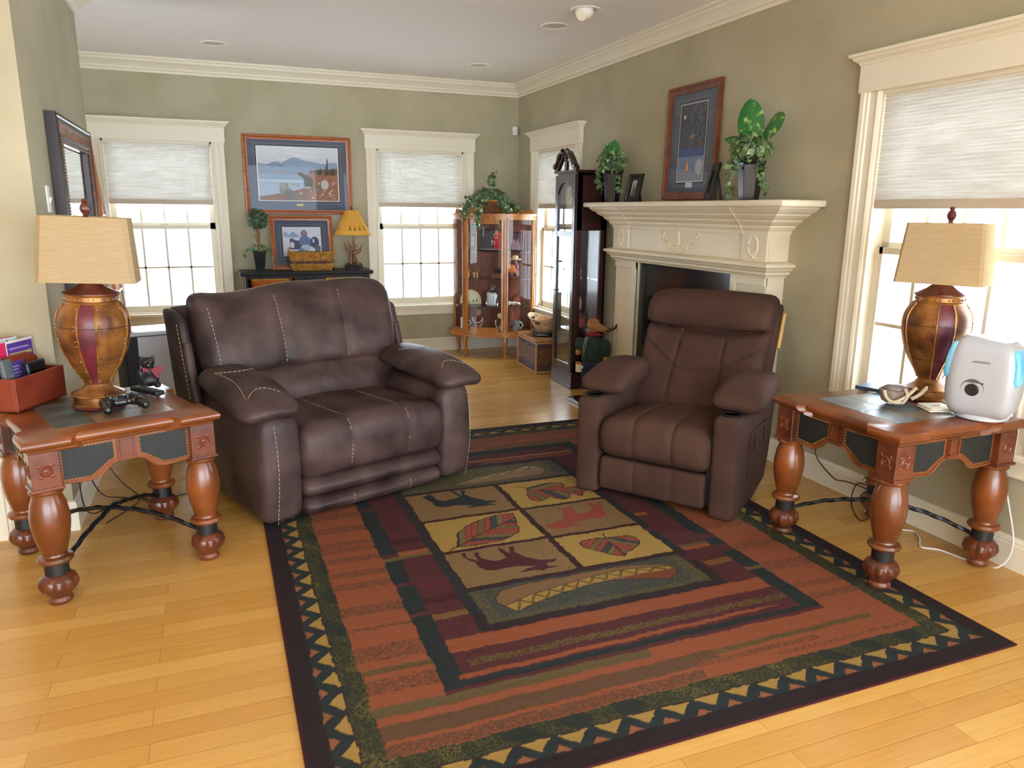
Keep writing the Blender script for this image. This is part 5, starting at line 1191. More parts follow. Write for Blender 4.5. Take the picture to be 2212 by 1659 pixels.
for sg in (-1, 1):
    colm(sg * .215, -.30, .022, 'front_post', sg * R(22))
    b = MB(); b.lathe([(.006, Zb + .02), (.009, Zb + .04), (.006, Zb + .06), (.0065, Zt - .08), (.010, Zt - .06), (.007, Zt - .045), (.009, Zt - .03)], 12, (sg * .232, -.312, 0)); b.build('turned_pilaster', OKC, t)
b = MB(); pts = [p for p in bp_ if abs(p[0]) < .20]
for z0, z1 in ((Zb + .035, Zb + .075), (Zt - .09, Zt - .05)):
    k = len(pts); vs = [(x, y - .002, z) for z in (z0, z1) for x, y in pts] + [(x, y + .016, z) for z in (z0, z1) for x, y in pts]
    b.add(vs, [(i, i + 1, k + i + 1, k + i) for i in range(k - 1)] + [(2 * k + i, 3 * k + i, 3 * k + i + 1, 2 * k + i + 1) for i in range(k - 1)] + [(k + i, k + i + 1, 3 * k + i + 1, 3 * k + i) for i in range(k - 1)] + [(i, 2 * k + i, 2 * k + i + 1, i + 1) for i in range(k - 1)])
for sg in (-1, 1): b.box(-.010, .010, -.01, .01, Zb + .04, Zt - .05, M=T(sg * .185, -.322, 0) @ RZ(sg * R(18)))
door = b.build('door', OKC, t, auto=30)
b = MB(); b.ball((.178, -.342, .82), .006, 8); b.tube([(.18, -.34, .80), (.18, -.342, .86)], .003, 6); b.build('door_pull', BRASS, door)
def gpane(a_, c, nm, par):
    b = MB(); pts = [p for p in bow(-.004, 60) if a_ < p[0] < c]; k = len(pts)
    b.add([(x, y, z) for z in (Zb + .035, Zt - .05) for x, y in pts], [(i, i + 1, k + i + 1, k + i) for i in range(k - 1)]); return b.build(nm, CGL, par)
gpane(-.19, .19, 'door_glass', door); gpane(-.425, -.20, 'side_glass', t); gpane(.20, .425, 'side_glass', t)
for i, (x, y) in enumerate(((-.37, -.03), (.37, -.03), (-.20, -.29), (.20, -.29))):
    b = MB(); s_ = -1 if x < 0 else 1; b.tube([(x, y, Zb - .01), (x + s_ * .018, y - .012, .17), (x + s_ * .010, y - .006, .09), (x + s_ * .004, y, .035), (x + s_ * .014, y - .01, .012), (x + s_ * .012, y - .01, .001)], [.024, .025, .017, .014, .019, .015], 10); b.build('cabriole_leg', OKC, t)
SHZ = (.52, .79, 1.06)
for z in SHZ:
    b = MB(); p = bow(-.02); b.prism([(-.41, -.015)] + p + [(.41, -.015)], z, z + .005); b.build('glass_shelf', mat_glass('shelf_glass', (.93, .97, .95), gl=.08), t)
CM = T(*CC) @ RZ(CR_)
def ornament(nm, lab, cat, x, y, z, rz=0, group=None):
    t_ = thing(nm, lab, cat, group=group); t_.matrix_world = CM @ T(x, y, z + .0012) @ RZ(R(rz)); return t_
ZS = [Zb + .035] + [z + .005 for z in SHZ]
# bottom: two mugs, plush moose with bead necklace, plush bear, beer stein
for lb, x, y in (('white mug at the left end of the cabinet floor, half behind the post', -.275, -.16), ('grey printed stein at the right end of the cabinet floor', .285, -.15)):
    o = ornament('mug', lb, 'mug', x, y, ZS[0], 20); b = MB(); b.lathe([(.036, 0), (.038, .004), (.036, .012), (.037, .10), (.038, .108), (.034, .108), (.033, .01), (.001, .008)], 24); b.build('mug_body', mat('mug_white' if x < 0 else 'stein_grey', (226, 224, 216) if x < 0 else (172, 174, 172), .3, rgb2=None if x < 0 else (90, 94, 96), nscale=30), o)
    b = MB(); b.tube([(.036 + .032 * math.sin(PI * i / 12), 0, .02 + .068 * i / 12) for i in range(13)], .006, 8); b.build('handle', mat('mug_white', (226, 224, 216), .3), o)
def plush(o, body_c, head_c, coat_c, h, antlers=None, hat=None, fuzzy=0):
    """small seated stuffed toy: one continuous skin, clothing as a part"""
    k = h / .24; b = MB()
    for c, r_ in (((0, 0, .19), (.032, .03, .032)), ((0, -.028, .18), (.022, .024, .018)), ((0, 0, .11), (.040, .034, .055)), ((-.045, -.012, .10), (.014, .016, .04)), ((.045, -.012, .10), (.014, .016, .04)), ((-.024, -.02, .035), (.019, .03, .038)), ((.024, -.02, .035), (.019, .03, .038)), ((0, 0, .155), (.022, .02, .02))): b.ball(tuple(q * k for q in c), tuple(q * k for q in r_), 14)
    s_ = b.build('body', head_c, o); m_ = s_.modifiers.new('r', 'REMESH'); m_.mode = 'VOXEL'; m_.voxel_size = .006 * k; m2 = s_.modifiers.new('s', 'SMOOTH'); m2.iterations = 4
    b = MB(); b.lathe([(.022, .155), (.036, .145), (.046, .10), (.045, .06), (.038, .055)], 20, rx=k, ry=k * .9); b.v = [(x, y, z * k) for x, y, z in b.v]; b.build('clothes', coat_c, o)
    b = MB()
    for sg in (-1, 1): b.ball((sg * .012 * k, -.043 * k, .198 * k), .0035 * k, 8)
    b.build('eyes', BLKP, o)
o = ornament('plush_moose', 'toy moose in a burgundy robe with a bead necklace, on the cabinet floor', 'stuffed toy', -.10, -.20, ZS[0])
plush(o, None, mat('plush_tan', (176, 140, 116), .9), mat('burgundy_cloth', (104, 44, 56), .9), .22)
for sg in (-1, 1): b = MB(); b.tube([(sg * .015, 0, .195), (sg * .05, 0, .215), (sg * .055, 0, .24)], [.010, .014, .007], 8, flat=.5); b.build('antler', mat('felt_antler', (132, 98, 74), .9), o)
b = MB()
for i in range(17): a_ = PI * i / 16; b.ball((.055 * math.cos(a_) * -1, -.045 - .014 * math.sin(a_), .125 - .05 * math.sin(a_)), .006, 8)
b.build('bead_necklace', mat('pale_beads', (220, 204, 190), .4), o)
o = ornament('plush_bear', 'small dark toy bear with a pale face beside the burgundy moose', 'stuffed toy', .12, -.20, ZS[0]); plush(o, None, mat('plush_cream', (196, 176, 134), .9), mat('dark_plush', (58, 46, 40), .95), .19)
# second level: stone plaque, gift bag, driftwood knot
o = ornament('garden_stone', 'cream half-round pet memorial stone with two paw prints, propped on a shelf', 'plaque', -.20, -.17, ZS[1])
P_ = Paint(-.11, .11, 0, .14, .002, (224, 218, 178)); P_.rect(-.055, .06, .035, .10, (236, 234, 216))
for i in range(6): P_.line([(-.045 + .006 * (i % 2), .092 - i * .009), (.05 - .008 * (i % 3), .092 - i * .009)], .002, (150, 148, 130))
P_.line([(-.08, .025), (.0, .024)], .005, (40, 40, 38))
for cx_, cz_ in ((.035, .028), (.07, .045)):
    P_.circ(cx_, cz_, .008, (36, 34, 32))
    for a_ in (-1, 0, 1): P_.circ(cx_ + a_ * .008, cz_ + .013 - abs(a_) * .003, .0035, (36, 34, 32))
ms = P_.mesh('stone_face', 'xz', PRT, o); me = ms.data; cc = np.empty(len(me.vertices) * 3, np.float32); me.vertices.foreach_get('co', cc); cc = cc.reshape(-1, 3)
q_ = np.sqrt(np.clip(1 - (cc[:, 0] / .113) ** 2, .02, 1)); cc[:, 2] *= q_ ** .8; cc[:, 1] = -.012 ; me.vertices.foreach_set('co', cc.ravel()); me.update()
b = MB(); b.prism([(-.115, 0)] + [(-.115 * math.cos(PI * i / 20), .143 * math.sin(PI * i / 20) ** .8) for i in range(21)][::1] + [(.115, 0)], 0, .02, M=T(0, .010, 0) @ RX(PI / 2)); b.build('stone', mat('cream_stone', (214, 208, 168), .8), o, bevel=.003)
o = ornament('gift_bag', 'clear cellophane gift bag tied at the neck around a white card, centre of a shelf', 'gift bag', .04, -.19, ZS[1])
b = MB(); b.box(-.045, .03, -.035, .02, .0, .12); b.build('card_box', mat('card_white', (232, 232, 226), .6), o, smooth=False)
b = MB(); b.lathe([(.055, 0), (.065, .02), (.060, .11), (.035, .145), (.012, .165), (.03, .19), (.045, .20)], 20, rfn=lambda a_, r_, z_: r_ * (1 + .12 * math.sin(a_ * 7 + z_ * 40))); b.build('cellophane', mat_glass('cellophane', (.9, .93, .96), gl=.16, rough=.08), o)
o = ornament('driftwood_knot', 'pale rope-like knot ornament at the right end of a shelf', 'ornament', .255, -.15, ZS[1]); b = MB(); b.tube([(.06 * math.sin(2 * PI * i / 40), .03 * math.sin(4 * PI * i / 40), .018 + .010 * math.cos(6 * PI * i / 40)) for i in range(40)], .011, 8, closed=True); b.build('knot', mat('pale_rope', (206, 196, 180), .7), o)
# third level: gold figurines, dark car, hat figure
GO = mat('polished_gold', (220, 180, 90), .2, metal=.9)
for lb, x in (('gold reindeer ornament nearest the middle of the shelf', -.135), ('gold reindeer ornament nearest the left post', -.225)):
    o = ornament('reindeer_figurine', lb, 'figurine', x, -.20, ZS[2], 0, 'gold reindeer'); b = MB(); b.ball((0, 0, .045), (.024, .010, .012), 12); b.tube([(.018, 0, .05), (.028, 0, .07), (.036, 0, .072)], [.008, .006, .003], 8); b.build('deer_body', GO, o)
    for x_ in (-.016, .016):
        for y_ in (-.005, .005): b = MB(); b.tube([(x_, y_, .04), (x_ + .003, y_, .02), (x_, y_, 0)], .0028, 6); b.build('leg', GO, o)
    b = MB(); 
    for sg in (-1, 1): b.tube([(.028, 0, .072), (.024, sg * .008, .085), (.030, sg * .013, .10)], .0018, 5)
    b.build('antlers', GO, o)
o = ornament('model_car', 'small dark model car on a brown box in the cabinet', 'model car', .09, -.16, ZS[2] + .055)
b = MB(); b.rbox(-.045, .045, -.02, .02, .008, .026, .007, .02); b.rbox(-.024, .022, -.017, .017, .024, .042, .008, .02); b.build('car_body', mat('car_dark', (44, 48, 58), .2), o)
for x_ in (-.028, .028): b = MB(); b.lathe([(.001, -.021), (.010, -.021), (.010, .021), (.001, .021)], 14, M=T(x_, 0, .010) @ RX(PI / 2)); b.build('wheels', BLKP, o)
o = ornament('wooden_box', 'low brown ornament box under the model car', 'box', .09, -.16, ZS[2]); b = MB(); b.box(-.06, .06, -.035, .035, 0, .048); b.build('box_body', mat('box_brown', (112, 56, 38), .5), o, smooth=False); b = MB(); b.box(-.063, .063, -.038, .038, .046, .054); b.build('lid', mat('box_brown_dark', (86, 42, 30), .5), o, smooth=False)
o = ornament('guitar_figure', 'figure in a wide tan hat playing an orange guitar, right side of the cabinet', 'figurine', .27, -.16, ZS[2])
b = MB()
for c, r_ in (((0, 0, .12), (.034, .028, .055)), ((0, 0, .18), (.022, .022, .026)), ((-.02, -.03, .045), (.02, .04, .022)), ((.025, -.03, .045), (.02, .04, .022)), ((0, 0, .06), (.04, .035, .04)), ((-.03, -.03, .11), (.012, .03, .014)), ((.03, -.03, .12), (.012, .03, .014))): b.ball(c, r_, 14)
s_ = b.build('figure_body', mat('figure_purple', (110, 76, 88), .8), o); m_ = s_.modifiers.new('r', 'REMESH'); m_.mode = 'VOXEL'; m_.voxel_size = .006
b = MB(); b.lathe([(.001, .19), (.060, .192), (.064, .198), (.030, .202), (.028, .225), (.018, .232), (.001, .228)], 24); b.build('hat', mat('hat_tan', (216, 186, 150), .8), o)
b = MB(); b.ball((-.02, -.05, .10), (.04, .010, .045), 16); b.tube([(.0, -.055, .12), (.03, -.05, .05)], .005, 6); b.build('guitar', mat('guitar_orange', (208, 128, 56), .4), o)
# top level: framed photo, sports poster 71
P_ = Paint(-.035, .035, -.075, .075, .002, (64, 60, 50)); P_.rect(-.02, .02, -.05, .05, (150, 146, 120), .4, (70, 66, 50))
picture('photo_frame', 'narrow gold framed picture behind the left cabinet post on the top shelf', 'photo frame', CM @ T(-.19, -.13, ZS[3] + .092) @ RX(R(-6)), .085, .18, .009, GLD, P_, glass=False, d0=.006, d1=.006)
P_ = Paint(-.125, .125, -.10, .10, .002, (58, 54, 58)); P_.poly([(.02, -.09), (.10, -.09), (.115, 0), (.10, .07), (.05, .085), (.01, .03)], (186, 32, 40)); P_.circ(.06, .06, .028, (206, 40, 46)); P_.rect(-.12, 0, -.09, .09, (66, 66, 76), .3, (92, 90, 96))
P_.rect(-.12, .12, -.098, -.09, (150, 150, 150)); P_.line([(.035, .10), (.032, .02)], .006, (226, 220, 214)); P_.line([(.05, .10), (.047, .02)], .006, (226, 220, 214)); P_.circ(.03, .05, .02, (170, 170, 176)); P_.circ(.035, .045, .014, (186, 32, 40))
o = picture('sports_picture', 'dark sports picture with a red jersey and white number 71 on the top shelf', 'picture', CM @ T(.01, -.10, ZS[3] + .106) @ RX(R(-8)), .265, .212, .008, BLKP, P_, glass=False, d0=.006, d1=.006)
text('number', '71', .055, mat('white_print', (232, 230, 228), .6), o, T(.015, -.012, -.03) @ RX(PI / 2))
P_ = Paint(-.07, .07, -.085, .085, .002, (72, 44, 52)); P_.poly([(-.05, -.08), (-.03, .0), (-.02, .03), (0, 0), (.02, .035), (.03, .0), (.05, -.08)], (140, 120, 128))
picture('photo_frame', 'dark framed group photo at the right end of the top shelf', 'photo frame', CM @ T(.265, -.12, ZS[3] + .096) @ RZ(R(12)) @ RX(R(-8)), .15, .19, .008, BLKP, P_, glass=False, d0=.006, d1=.006)
# ivy basket on top
rnd = random.Random(21)
t = thing('ivy_basket', 'trailing ivy in a round woven basket on top of the curio cabinet', 'potted plant', (-.47, -.46, Zt + .009))
b = MB(); wicker(b, .062, .062, .088, .088, .006, .115, 12, .006, .004, .5, waves=28); b.lathe([(.001, 0), (.06, 0), (.06, .008), (.001, .008)], 20); b.build('basket_body', WIKB, t)
b = MB(); wicker(b, .091, .091, .091, .091, .122, .122, 1, .009, .003, .5, waves=30); b.build('basket_rim', WIK, t)
tr = [[(0, 0, .12), (-.15, -.02, .16), (-.27, -.03, .08), (-.30, -.03, -.03)], [(0, 0, .12), (-.13, -.10, .12), (-.19, -.15, .0), (-.20, -.15, -.14)], [(0, 0, .12), (.14, -.02, .15), (.25, -.03, .06), (.30, -.02, .01)], [(0, 0, .12), (.08, -.11, .10), (.12, -.14, .02)],
      [(0, 0, .13), (.0, 0, .25), (.01, 0, .39)], [(0, 0, .12), (-.20, .02, .14), (-.26, .0, .06)]]
ivy(t, [('blob', (0, .05, .17), (.19, .11, .075), 5)] + [('line', q, .055, 1.5) for q in tr], 1100, .027, rnd=rnd, wts=(.45, .22, .33)); stems(t, tr)

# ------------------------------------------------------------------ wicker chest, tray and basket under the side window
t = thing('wicker_chest', 'woven wicker chest with purple bands between the curio cabinet and the clock', 'chest', (-.205, -1.205, 0), R(-3))
hx, hy = .165, .25
b = MB(); wicker(b, hx, hy, hx, hy, .095, .225, 15, .0048, .004, .06); b.box(-hx + .006, hx - .006, -hy + .006, hy - .006, .01, .29); b.build('woven_body', WIKB, t)
for z0, z1 in ((.035, .085), (.236, .275)): b = MB(); wicker(b, hx, hy, hx, hy, z0, z1, 6, .0048, .004, .06); b.build('purple_band', WIKP, t)
b = MB()
for sx in (-1, 1):
    for sy in (-1, 1): b.tube([(sx * hx, sy * hy, 0), (sx * hx, sy * hy, .29)], .010, 8)
for z in (.012, .285): b.tube([(-hx, -hy, z), (hx, -hy, z), (hx, hy, z), (-hx, hy, z)], .010, 8, closed=True)
b.build('cane_edging', mat('cane', (184, 132, 84), .45), t)
b = MB(); b.rbox(-hx - .012, hx + .012, -hy - .012, hy + .012, .295, .32, .01, .1)
for i in range(20): y = -hy + .02 + i * (2 * hy - .04) / 19; b.tube([(-hx, y, .322), (hx, y, .322)], .005, 5)
b.build('lid', mat('cane_lid', (176, 128, 82), .55, rgb2=(140, 96, 60), nscale=20), t)
o = MB(); o.rbox(-.13, .13, -.16, .16, 0, .025, .006, .1); t = thing('tray', 'flat black tray on the wicker chest beneath the handled basket', 'tray', (-.19, -1.22, .3275), R(-20)); o.build('tray_body', mat('black_tray', (22, 24, 34), .2), t)
b = MB(); b.tube([(-.125, -.155, .026), (.125, -.155, .026), (.125, .155, .026), (-.125, .155, .026)], .003, 5, closed=True); b.build('tray_rim', mat('black_tray', (22, 24, 34), .2), t)
t = thing('wicker_basket', 'pale boat-shaped basket with cut-out handles on the black tray', 'basket', (-.20, -1.22, .3545), R(-60))
def bf(u, v):
    a_ = 2 * PI * u; hx_, hy_ = .085 + .085 * v ** .8, .06 + .07 * v ** .8; z = .006 + (.11 + .045 * abs(math.cos(a_)) ** 2) * v; w_ = .0015 * math.sin(v * 90) ; return ((hx_ + w_) * math.cos(a_), (hy_ + w_) * math.sin(a_), z)
b = MB(); b.surf(bf, 64, 24, cu=True); b.cyl(.06, 0, .01); o = b.build('basket_body', WIKL, t); m_ = o.modifiers.new('s', 'SOLIDIFY'); m_.thickness = .006
b = MB(); b.tube([bf(i / 60, 1) for i in range(60)], .008, 6, closed=True); b.build('basket_rim', WIKL, t)
b = MB(); b.ball((.137, -.0, .12), (.004, .03, .014), 12); b.ball((-.137, 0, .12), (.004, .03, .014), 12); b.ball((.0, -.119, .09), (.03, .004, .014), 12)
b.build('hole_shade', mat('hole_shade_colour', (70, 52, 36), .8), t)  # dark blobs on the basket wall, colour stands in for shade in the handle holes

# ------------------------------------------------------------------ plush moose standing by the fireplace
t = thing('plush_moose', 'standing toy moose in green sweater and blue trousers between the clock and fireplace', 'stuffed toy', (-.29, -2.37, .0235), R(-46)); t.scale = (1.1, 1.1, 1.08)
TAN_ = mat('moose_tan', (172, 122, 84), .95, rgb2=(150, 100, 66), nscale=40)
b = MB()
for c, r_ in (((0, 0, .52), (.050, .05, .052)), ((.045, -.02, .505), (.045, .035, .030)), ((.09, -.035, .495), (.034, .030, .024)), ((0, 0, .45), (.03, .03, .04)), ((0, 0, .33), (.08, .06, .11)), ((-.105, -.02, .31), (.022, .022, .026)), ((.105, -.02, .27), (.022, .022, .03)), ((-.09, 0, .36), (.024, .024, .05)), ((.095, 0, .34), (.024, .024, .06)), ((-.042, 0, .12), (.03, .035, .10)), ((.042, 0, .12), (.03, .035, .10)), ((-.042, -.015, .02), (.028, .045, .02)), ((.042, -.015, .02), (.028, .045, .02)), ((0, 0, .22), (.07, .05, .06))): b.ball(c, r_, 16)
s_ = b.build('body', TAN_, t); m_ = s_.modifiers.new('r', 'REMESH'); m_.mode = 'VOXEL'; m_.voxel_size = .008; m2 = s_.modifiers.new('s', 'SMOOTH'); m2.iterations = 5
GRNS = mat('green_knit', (40, 66, 58), .95, rgb2=(28, 48, 44), nscale=40, bump=.3, bscale=160)
b = MB()
for c, r_ in (((0, 0, .345), (.092, .072, .105)), ((-.098, -.005, .365), (.036, .036, .06)), ((.102, -.005, .345), (.036, .036, .075)), ((0, 0, .27), (.086, .066, .05))): b.ball(c, r_, 16)
s_ = b.build('sweater', GRNS, t); m_ = s_.modifiers.new('r', 'REMESH'); m_.mode = 'VOXEL'; m_.voxel_size = .008; m2 = s_.modifiers.new('s', 'SMOOTH'); m2.iterations = 5
b = MB()
for c, r_ in (((-.042, 0, .13), (.040, .045, .11)), ((.042, 0, .13), (.040, .045, .11)), ((0, 0, .22), (.080, .060, .05)), ((-.042, 0, .05), (.038, .042, .03)), ((.042, 0, .05), (.038, .042, .03))): b.ball(c, r_, 16)
s_ = b.build('trousers', mat('navy_trousers', (34, 38, 70), .9), t); m_ = s_.modifiers.new('r', 'REMESH'); m_.mode = 'VOXEL'; m_.voxel_size = .008
b = MB(); b.lathe([(.045, .44), (.052, .45), (.050, .465), (.04, .47)], 20); b.ball((.05, -.04, .455), (.03, .016, .012), 10); b.build('scarf', mat('red_scarf', (128, 30, 44), .9), t)
for sg in (-1, 1): b = MB(); b.tube([(.09 + .012 * sg, -.01 + sg * .03, .50), (.13, sg * .04, .488), (.155, sg * .045, .505), (.16, sg * .035, .53)], [.010, .026, .022, .008], 10, flat=.35); b.build('antler', mat('felt_brown', (96, 50, 36), .95), t)
b = MB(); b.tube([(-.03, -.075, .44), (-.045, -.085, .36), (-.04, -.085, .30), (-.03, -.085, .36), (-.02, -.075, .44)], .0018, 5); b.build('cord', mat('cream_cord', (206, 196, 150), .8), t)
b = MB(); b.rbox(-.095, -.05, -.10, -.085, .175, .235, .007, .03); b.ball((-.048, -.092, .215), (.012, .007, .014), 10); mt = b.build('mitten', mat('cream_mitten', (226, 214, 184), .9), t)
b = MB(); b.rbox(-.096, -.052, -.103, -.083, .235, .252, .005, .03); b.build('mitten_cuff', mat('mitten_cuff_orange', (180, 100, 66), .9), mt)

# ------------------------------------------------------------------ mirror, ladder shelf, tall speaker cabinet
t = thing('wall_mirror', 'tall framed mirror with a beaded dark and gold frame on the left wall', 'mirror'); t.matrix_world = T(LX + .002, -2.885, 1.36) @ RZ(PI / 2)
mw, mh = 1.12, 1.06
frame_mesh(mw, mh, .045, .045, .050).build('outer_frame', mat('mirror_black', (44, 34, 36), .35), t, auto=20)
b = MB(); cs = [(-1, -1), (1, -1), (1, 1), (-1, 1)]; pr = [(.04, -.048), (.06, -.040), (.085, -.034), (.10, -.036)]; vs = []
for sx, sz in cs:
    for q, y in pr: vs.append((sx * (mw / 2 - q), y, sz * (mh / 2 - q)))
b.add(vs, [(i * 4 + j, ((i + 1) % 4) * 4 + j, ((i + 1) % 4) * 4 + j + 1, i * 4 + j + 1) for i in range(4) for j in range(3)]); b.build('gilt_band', mat('mirror_gilt', (170, 96, 44), .4, metal=.4, rgb2=(96, 50, 30), nscale=20), t, auto=20)
frame_mesh(mw - .19, mh - .19, .035, .040, .036).build('inner_frame', mat('mirror_purple_black', (58, 44, 52), .35), t, auto=20)
b = MB()
for q in (mw / 2 - .098, mw / 2 - .128):
    qz = q - mw / 2 + mh / 2
    for i in range(58):
        u = -q + 2 * q * i / 57; b.ball((u, -.042, qz), .007, 6); b.ball((u, -.042, -qz), .007, 6)
        v = -qz + 2 * qz * i / 57; b.ball((q, -.042, v), .007, 6); b.ball((-q, -.042, v), .007, 6)
b.build('beading', mat('mirror_bead', (120, 92, 70), .4, metal=.3), t)
mm = mat('silver_mirror', (235, 238, 238), 0.02, metal=1.0)
b = MB(); b.box(-mw / 2 + .11, mw / 2 - .11, -.020, -.012, -mh / 2 + .11, mh / 2 - .11); b.build('mirror_glass', mm, t, smooth=False)
b = MB(); b.box(-mw / 2 + .01, mw / 2 - .01, -.012, .0, -mh / 2 + .01, mh / 2 - .01); b.build('backing', mat('backing_board', (70, 58, 48), .8), t, smooth=False)

t = thing('ladder_shelf', 'orange wooden ladder shelf leaning on the back wall, left of the leftmost window', 'shelf', (-4.16, 0, 0))
LW = mat('ladder_pine', (204, 120, 58), .4, rgb2=(180, 98, 44), nscale=8)
for sg in (-1, 1):
    b = MB(); b.tube([(sg * .18, -.035, 2.0), (sg * .315, -.50, .52), (sg * .36, -.58, .006)], [.014, .016, .016], 8); b.build('rail', LW, t)
    b = MB(); b.tube([(sg * .19, -.03, 1.9), (sg * .30, -.06, .9), (sg * .36, -.10, .006)], [.011] * 3, 8); b.build('rear_rail', mat('ladder_grey', (180, 168, 154), .5), t)
for z, hx_, y1 in ((.50, .35, -.52), (.74, .32, -.45), (1.04, .285, -.36), (1.38, .25, -.25)): b = MB(); b.rbox(-hx_, hx_, y1 - .04, -.07, z, z + .018, .006, .1); b.build('shelf_board', LW, t)

t = thing('speaker_cabinet', 'tall grey-fronted speaker cabinet with black sides behind the left end table', 'speaker', (-3.49, -2.40, 0), R(16))
b = MB(); b.box(-.16, .16, -.16, .16, 0, .69); b.build('cabinet_body', mat('speaker_black', (24, 25, 30), .35), t, smooth=False, bevel=.006)
b = MB(); b.rbox(-.09, .158, -.172, -.158, .01, .685, .012, .1); b.build('grille', mat('grille_grey', (210, 212, 220), .7, rgb2=(196, 198, 206), nscale=200), t)
b = MB(); b.rbox(-.165, .165, -.178, .165, .688, .708, .012, .1); b.build('top_panel', mat('pale_gloss_top', (206, 216, 232), .15), t)
b = MB(); b.box(-.004, .004, -.09, -.02, .707, .7095); b.build('top_slot', BLKP, t, smooth=False)

# ------------------------------------------------------------------ things on the left end table
LTZ = .6545
ang = math.atan2(.321, .149)
t = thing('letter_box', 'reddish wooden desk organiser box with a rounded back, holding remotes and papers', 'desk organiser', (-3.825, -4.225, LTZ), ang)
RB = mat('red_brown_wood', (140, 58, 36), .35, rgb2=(112, 40, 26), nscale=6, coat=.3)
L_, D_ = .30, .105
b = MB(); b.box(0, L_, 0, .010, 0, .135); b.box(0, .010, .01, D_, 0, .135); b.box(L_ - .010, L_, .01, D_, 0, .135); b.box(0, L_, 0, D_, 0, .010); b.build('tray_sides', RB, t, smooth=False, bevel=.002)
b = MB(); pl = [(0, 0), (L_, 0), (L_, .13), (L_ - .03, .185), (L_ - .08, .205), (.07, .205), (.03, .18), (0, .13)]; b.prism(pl, 0, .010, M=T(0, D_, 0) @ RX(PI / 2)); b.build('rounded_back', RB, t, smooth=False, bevel=.002)
def in_box(nm, lab, cat, x, y, z=.011, rz=0.0, rx=0.0):
    o = thing(nm, lab, cat); o.matrix_world = T(-3.825, -4.225, LTZ) @ RZ(ang) @ T(x, y, z) @ RZ(rz) @ RX(rx); return o
o = in_box('remote_control', 'grey remote control standing in the near end of the desk organiser', 'remote control', .05, .045, rx=R(-8)); b = MB(); b.rbox(-.028, .028, -.012, .012, 0, .195, .008, .03); b.build('casing', mat('remote_grey', (84, 92, 96), .5), o); b = MB()
for i in range(4):
    for j in range(3): b.box(-.018 + j * .014, -.010 + j * .014, -.014, -.012, .06 + i * .02, .07 + i * .02)
b.build('buttons', mat('remote_buttons', (110, 118, 122), .5), o, smooth=False)
o = in_box('phone', 'black handset lying upright in the far end of the desk organiser', 'phone', .19, .035, rx=R(-6)); b = MB(); b.rbox(-.055, .055, -.012, .012, 0, .165, .008, .03); b.build('casing', BLKP, o); b = MB(); b.box(-.045, .045, -.0135, -.012, .03, .15); b.build('screen', mat('black_screen', (10, 10, 12), .08), o, smooth=False)
P_ = Paint(-.06, .06, 0, .17, .003, (84, 60, 140)); 
for i in range(5): P_.line([(-.04, .15 - i * .014), (.035 - .01 * (i % 2), .15 - i * .014)], .003, (190, 180, 214))
o = in_box('booklet', 'purple booklet with lines of print inside the desk organiser', 'booklet', .13, .085, rx=R(-3)); P_.mesh('cover', 'xz', PRT, o, thick=.004)
def bxy(u, v): return (-3.825 + u * math.cos(ang) - v * math.sin(ang), -4.225 + u * math.sin(ang) + v * math.cos(ang))
def bookbox(nm, lab, x, y, z, rz, w_, d_, h_, P_, m, rx=0.0):
    o = thing(nm, lab, 'book'); o.matrix_world = T(x, y, z) @ RZ(rz) @ RX(rx); b = MB(); b.box(-w_ / 2, w_ / 2, 0, d_, 0, h_); b.build('pages', m, o, smooth=False)
    P_.mesh('front_cover', 'xz', PRT, o, thick=.0008).location = (0, -.0015, 0); return o
WHT = mat('paper_white', (228, 222, 222), .7)
P_ = Paint(-.11, .11, 0, .26, .003, (236, 226, 230)); P_.rect(-.11, -.05, 0, .26, (214, 40, 96)); P_.rect(-.045, .105, .14, .25, (92, 60, 150)); P_.line([(-.03, .225), (.08, .225)], .006, (170, 150, 206)); P_.line([(-.03, .20), (.09, .20)], .013, (206, 180, 120)); P_.line([(-.03, .175), (.07, .175)], .006, (170, 150, 206))
bookbox('book', 'white book with a purple title block and pink edge behind the desk organiser', *bxy(.19, .118), .6545, ang, .20, .012, .238, P_, WHT, rx=R(-2))
P_ = Paint(-.12, .12, 0, .27, .003, (204, 220, 226)); P_.line([(-.11, .235), (.0, .235)], .010, (96, 130, 160)); P_.line([(-.11, .21), (.02, .21)], .012, (96, 130, 160)); P_.rect(-.12, .12, 0, .185, (214, 48, 96)); P_.poly([(.04, .20), (.10, .20), (.105, .235), (.05, .245)], (226, 192, 70)); P_.circ(.06, .25, .012, (70, 110, 60)); P_.circ(.085, .245, .010, (90, 70, 50))
bookbox('book', 'pale blue book with yellow picture behind the purple-titled book', *bxy(.115, .136), .6545, ang, .20, .012, .272, P_, mat('book_pink', (206, 60, 100), .6), rx=R(-2))
# game controller
t = thing('game_controller', 'black game controller on the slate inlay in front of the lamp base', 'game controller', (-3.45, -4.31, LTZ + .0025), R(22))
b = MB()
for c, r_ in (((0, .01, .026), (.055, .028, .018)), ((-.05, .0, .026), (.028, .030, .018)), ((.05, .0, .026), (.028, .030, .018)), ((-.062, -.035, .022), (.020, .035, .018)), ((.062, -.035, .022), (.020, .035, .018)), ((-.066, -.062, .018), (.015, .018, .015)), ((.066, -.062, .018), (.015, .018, .015)), ((0, .0, .024), (.05, .02, .014))): b.ball(c, r_, 14)
b.v = [(x * 1.06, y * 1.1, z * 1.35) for x, y, z in b.v]; s_ = b.build('controller_body', mat('controller_black', (22, 22, 26), .22, coat=.3), t); m_ = s_.modifiers.new('r', 'REMESH'); m_.mode = 'VOXEL'; m_.voxel_size = .004; m2 = s_.modifiers.new('s', 'SMOOTH'); m2.iterations = 4
